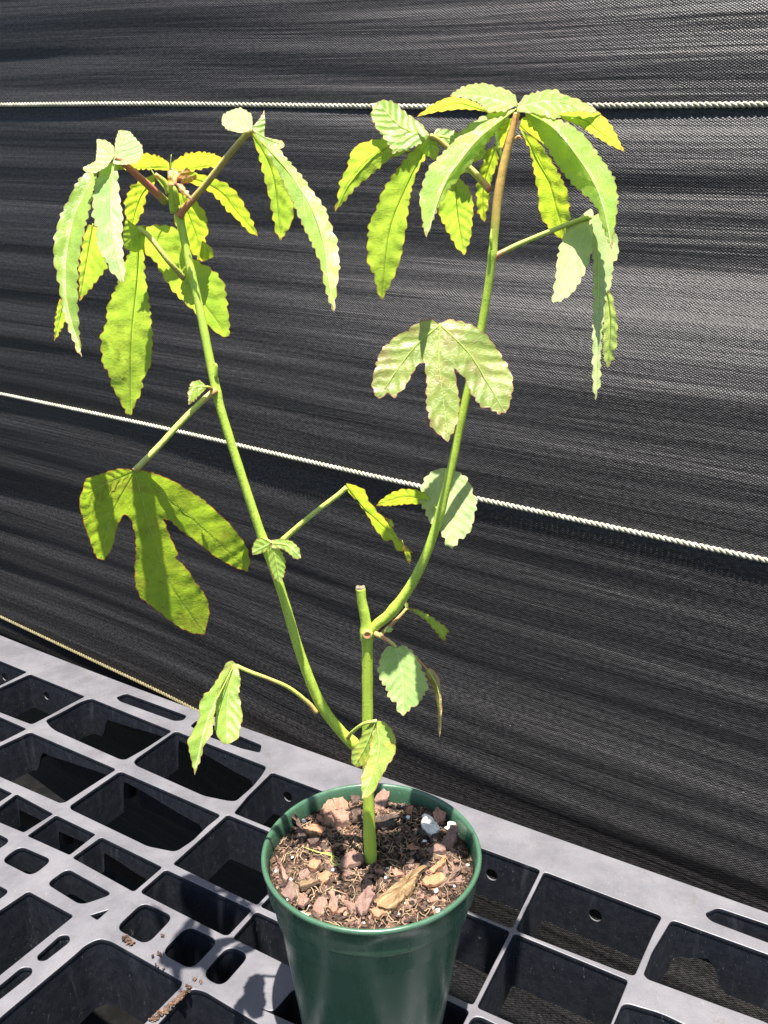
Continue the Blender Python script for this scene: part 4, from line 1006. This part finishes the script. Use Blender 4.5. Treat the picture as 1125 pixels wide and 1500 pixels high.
leaf('leaf', [
    piece(Z1, [(850, 168), (870, 185), (882, 240), (875, 290), (890, 380), (880, 410), (875, 450), (850, 470), (820, 477), (800, 455), (785, 420), (790, 370), (782, 300), (800, 230), (830, 175)], [(862, 185), (835, 310), (828, 472)], -14, gx=-.2, gy=.6, fold=.2, teeth=.5),
    piece(Z1, [(850, 175), (815, 205), (770, 278), (750, 288), (728, 330), (732, 370), (710, 420), (687, 460), (690, 490), (702, 540), (713, 588), (732, 540), (747, 480), (777, 440), (786, 360), (800, 280)], [(858, 182), (765, 380), (713, 586)], -14, gx=.3, gy=.6, fold=-.15, teeth=.5),
    ], pet(Z1, [(1160, 358, -4, 4.4, .5), (1130, 325, -5, 3.4, .5), (1060, 270, -9, 3.0, .25), (990, 238, -12, 2.8, .55), (920, 212, -14, 2.8, .2), (865, 188, -14, 3, .4)]), 'limp two-lobed leaf over the tray at the left')
# ---- right branch top
leaf('leaf_spot', multi(Z5, [(410, 938), (380, 918), (340, 925), (290, 960), (240, 985), (230, 1000), (195, 1030), (180, 1070), (170, 1110), (160, 1160), (175, 1200), (185, 1213), (220, 1190), (245, 1208), (285, 1165), (310, 1120), (335, 1078), (355, 1080), (362, 1150), (360, 1240), (370, 1270), (375, 1310), (410, 1345), (440, 1368), (462, 1330), (480, 1280), (485, 1220), (475, 1170), (465, 1100), (480, 1110), (510, 1150), (525, 1190), (560, 1240), (590, 1245), (630, 1268), (660, 1255), (675, 1200), (680, 1140), (660, 1090), (630, 1040), (590, 985), (540, 945), (490, 925), (440, 918)],
    [[(412, 938), (408, 1080), (425, 1230), (440, 1366)], [(412, 938), (310, 1030), (185, 1205)], [(412, 938), (530, 1060), (650, 1262)]], -30, gy=.34, gx=.02, fold=.06, curve=-.02, teeth=.9, ruffle=.8),
     pet(Z5, [(540, 1010, -5, 4, .2), (500, 985, -10, 3.4), (450, 955, -21, 3.2), (412, 940, -29, 3)]), 'spotted three-lobed leaf in front of the right branch')
leaf('leaf', [
    piece(Z5, [(698, 132), (685, 95), (650, 75), (610, 65), (585, 55), (540, 55), (500, 65), (470, 80), (445, 102), (510, 112), (560, 130), (585, 162), (650, 158)], [(694, 140), (580, 105), (450, 100)], -6, gx=-.15, gy=1.1, teeth=.9),
    piece(Z5, [(325, 178), (370, 140), (410, 118), (450, 103), (510, 112), (560, 135), (590, 162), (540, 152), (480, 150), (400, 160)], [(588, 160), (460, 128), (327, 177)], -8, gx=-.1, gy=-1.0, teeth=.5),
    piece(Z5, [(580, 168), (640, 150), (692, 150), (650, 190), (610, 240), (560, 310), (500, 380), (440, 450), (400, 522), (362, 620), (350, 590), (345, 540), (335, 480), (345, 430), (365, 370), (400, 330), (450, 280), (500, 220), (550, 185)], [(690, 148), (560, 250), (480, 345), (425, 430), (362, 618)], -6, gx=.2, gy=.3, fold=.75, curve=-.1),
    piece(Z5, [(698, 132), (720, 100), (770, 85), (835, 75), (860, 95), (910, 110), (960, 135), (1002, 167), (960, 162), (880, 162), (835, 187), (760, 165), (690, 160)], [(696, 142), (830, 120), (1000, 166)], -6, gx=.1, gy=1.0, teeth=.9),
    piece(Z5, [(838, 172), (870, 160), (930, 158), (1000, 165), (1040, 210), (1060, 250), (1088, 306), (1040, 285), (980, 250), (920, 210), (870, 190)], [(840, 174), (950, 195), (1086, 304)], -8, gx=.15, gy=-1.0, teeth=.7),
    piece(Z5, [(715, 155), (790, 160), (840, 185), (890, 205), (940, 245), (975, 290), (1010, 340), (1050, 400), (1065, 480), (1055, 560), (1040, 662), (1010, 590), (990, 520), (960, 480), (900, 430), (850, 370), (800, 290), (750, 210)], [(696, 146), (810, 205), (890, 290), (965, 400), (1010, 510), (1040, 660)], -6, gx=-.2, gy=.3, fold=.7, curve=-.1),
    ], None, 'big umbrella-like leaf topping the right branch')
leaf('leaf_young', [
    piece(Z5, [(700, 220), (712, 180), (760, 172), (810, 200), (865, 340), (800, 285), (740, 242)], [(705, 205), (862, 338)], 4, gy=-.8, teeth=0),
    piece(Z5, [(705, 225), (770, 265), (815, 330), (850, 390), (880, 450), (888, 540), (875, 642), (845, 620), (800, 575), (775, 530), (770, 450), (755, 380), (745, 310)], [(708, 225), (800, 390), (840, 520), (874, 640)], 6, gx=.2, gy=-.45, fold=.15),
    piece(Z5, [(612, 205), (650, 178), (684, 185), (662, 230), (640, 295), (615, 280)], [(675, 190), (620, 278)], 4, gy=-.5, teeth=.3),
    ], None, 'yellow-green backlit leaf under the umbrella-like leaf')
leaf('leaf', [
    piece(Z5, [(376, 245), (340, 200), (290, 165), (240, 120), (200, 115), (165, 130), (158, 180), (185, 230), (210, 258), (240, 312), (290, 297), (345, 275)], [(374, 247), (280, 220), (190, 135)], 0, gx=.3, gy=.55, fold=.15),
    piece(Z5, [(300, 262), (205, 255), (150, 265), (100, 285), (80, 320), (70, 370), (45, 410), (38, 470), (24, 527), (60, 490), (100, 440), (160, 390), (230, 330), (300, 305)], [(330, 270), (200, 300), (90, 400), (26, 524)], 0, gx=-.2, gy=-.45, fold=-.3),
    piece(Z5, [(335, 280), (300, 310), (260, 360), (225, 410), (195, 460), (180, 510), (150, 570), (145, 650), (145, 710), (170, 760), (180, 810), (197, 852), (220, 810), (245, 760), (270, 690), (285, 600), (295, 520), (305, 450), (330, 370), (370, 310)], [(372, 258), (290, 420), (225, 600), (198, 850)], 0, gx=-.1, gy=-.45, fold=.15),
    piece(Z5, [(380, 240), (345, 262), (320, 295), (360, 318), (395, 340), (412, 300), (400, 260)], [(376, 250), (390, 335)], 0, gy=-.2, teeth=0),
    ], pet(Z5, [(595, 445, -3, 4.6, .75), (560, 405, 0, 4.4, .5), (500, 345, 2, 4.0, .45), (420, 275, 2, 4.0, .55), (376, 247, -.5, 3.6, .5)]), 'long-lobed leaf on a pink stalk left of the right branch')
leaf('leaf', [
    piece(Z5, [(385, 242), (400, 220), (440, 222), (490, 238), (540, 270), (585, 300), (570, 330), (530, 347), (460, 300), (420, 270)], [(395, 245), (480, 265), (580, 310)], 12, gy=.3, teeth=.6),
    piece(Z5, [(478, 395), (520, 440), (535, 500), (530, 560), (525, 620), (500, 687), (470, 655), (440, 600), (410, 545), (402, 490), (440, 430)], [(465, 395), (478, 540), (500, 684)], 12, gy=-.6, fold=.15),
    ], pet(Z5, [(590, 452, 0, 3), (520, 380, 8, 2.4), (470, 390, 12, 2.2)]))
leaf('leaf_young', [piece(Z5, [(585, 300), (612, 280), (628, 330), (602, 400), (592, 480), (575, 567), (550, 530), (545, 480), (545, 420), (565, 350)], [(615, 290), (572, 430), (574, 565)], 10, gy=-.4, fold=.2)],
     pet(Z5, [(640, 330, -4, 3), (630, 300, 4, 2.4), (614, 290, 10, 2)]))
leaf('leaf_pale', [
    piece(Z5, [(966, 550), (930, 543), (890, 560), (870, 600), (850, 650), (840, 700), (835, 760), (820, 858), (850, 855), (890, 830), (920, 790), (950, 730), (972, 660), (972, 600)], [(962, 550), (915, 650), (850, 780), (823, 856)], -10, gx=-.3, gy=.7, fold=.1),
    piece(Z5, [(960, 545), (1000, 530), (1030, 560), (1060, 610), (1067, 680), (1045, 720), (1040, 790), (1020, 830), (1015, 900), (1005, 970), (1000, 1050), (1000, 1150), (980, 1217), (970, 1150), (970, 1000), (972, 850), (972, 700), (966, 620)], [(966, 548), (990, 700), (990, 900), (981, 1214)], -10, gx=.25, gy=.45, fold=.15),
    piece(Z5, [(1025, 800), (1045, 840), (1060, 920), (1062, 990), (1045, 1070), (1025, 1097), (1010, 1060), (1008, 960), (1015, 870)], [(1022, 805), (1036, 940), (1026, 1094)], -3, gy=-.5, fold=.15),
    piece(Z5, [(925, 540), (965, 512), (975, 530), (968, 556), (940, 552)], [(966, 548), (940, 535)], -10, gy=.5, teeth=.3),
    ], pet(Z5, [(608, 695, -6, 5.4, .95), (630, 680, -6, 4.2, .7), (700, 645, -6, 3.8, .25), (820, 595, -8, 3.6, .2), (930, 553, -10, 3.6, .2), (966, 546, -10.5, 3, .2)]), 'pale folded leaf on a straight stalk right of the right branch')
# small scales on the right branch
for rows in ([(600, 665, -9, 1.4), (598, 625, -9.5, 2.4), (600, 590, -9, .6)], [(690, 260, -8, 2.6, .6), (700, 250, -9, 2.2, .9), (712, 262, -9, .6, .9)], [(625, 300, -8, 2.4), (620, 240, -6, 3), (612, 200, -4, .8, .8)]):
    stem('bud_scale', pet(Z5, rows), 'stem', plant, 6, True, None, 8)
for rows in ([(688, 70, -3, 2.6), (690, 20, -3.5, 2.2), (683, 5, -3.5, .5)],):
    stem('bud_scale', pet(Z6, rows), 'stem', plant, 6, True, None, 8)
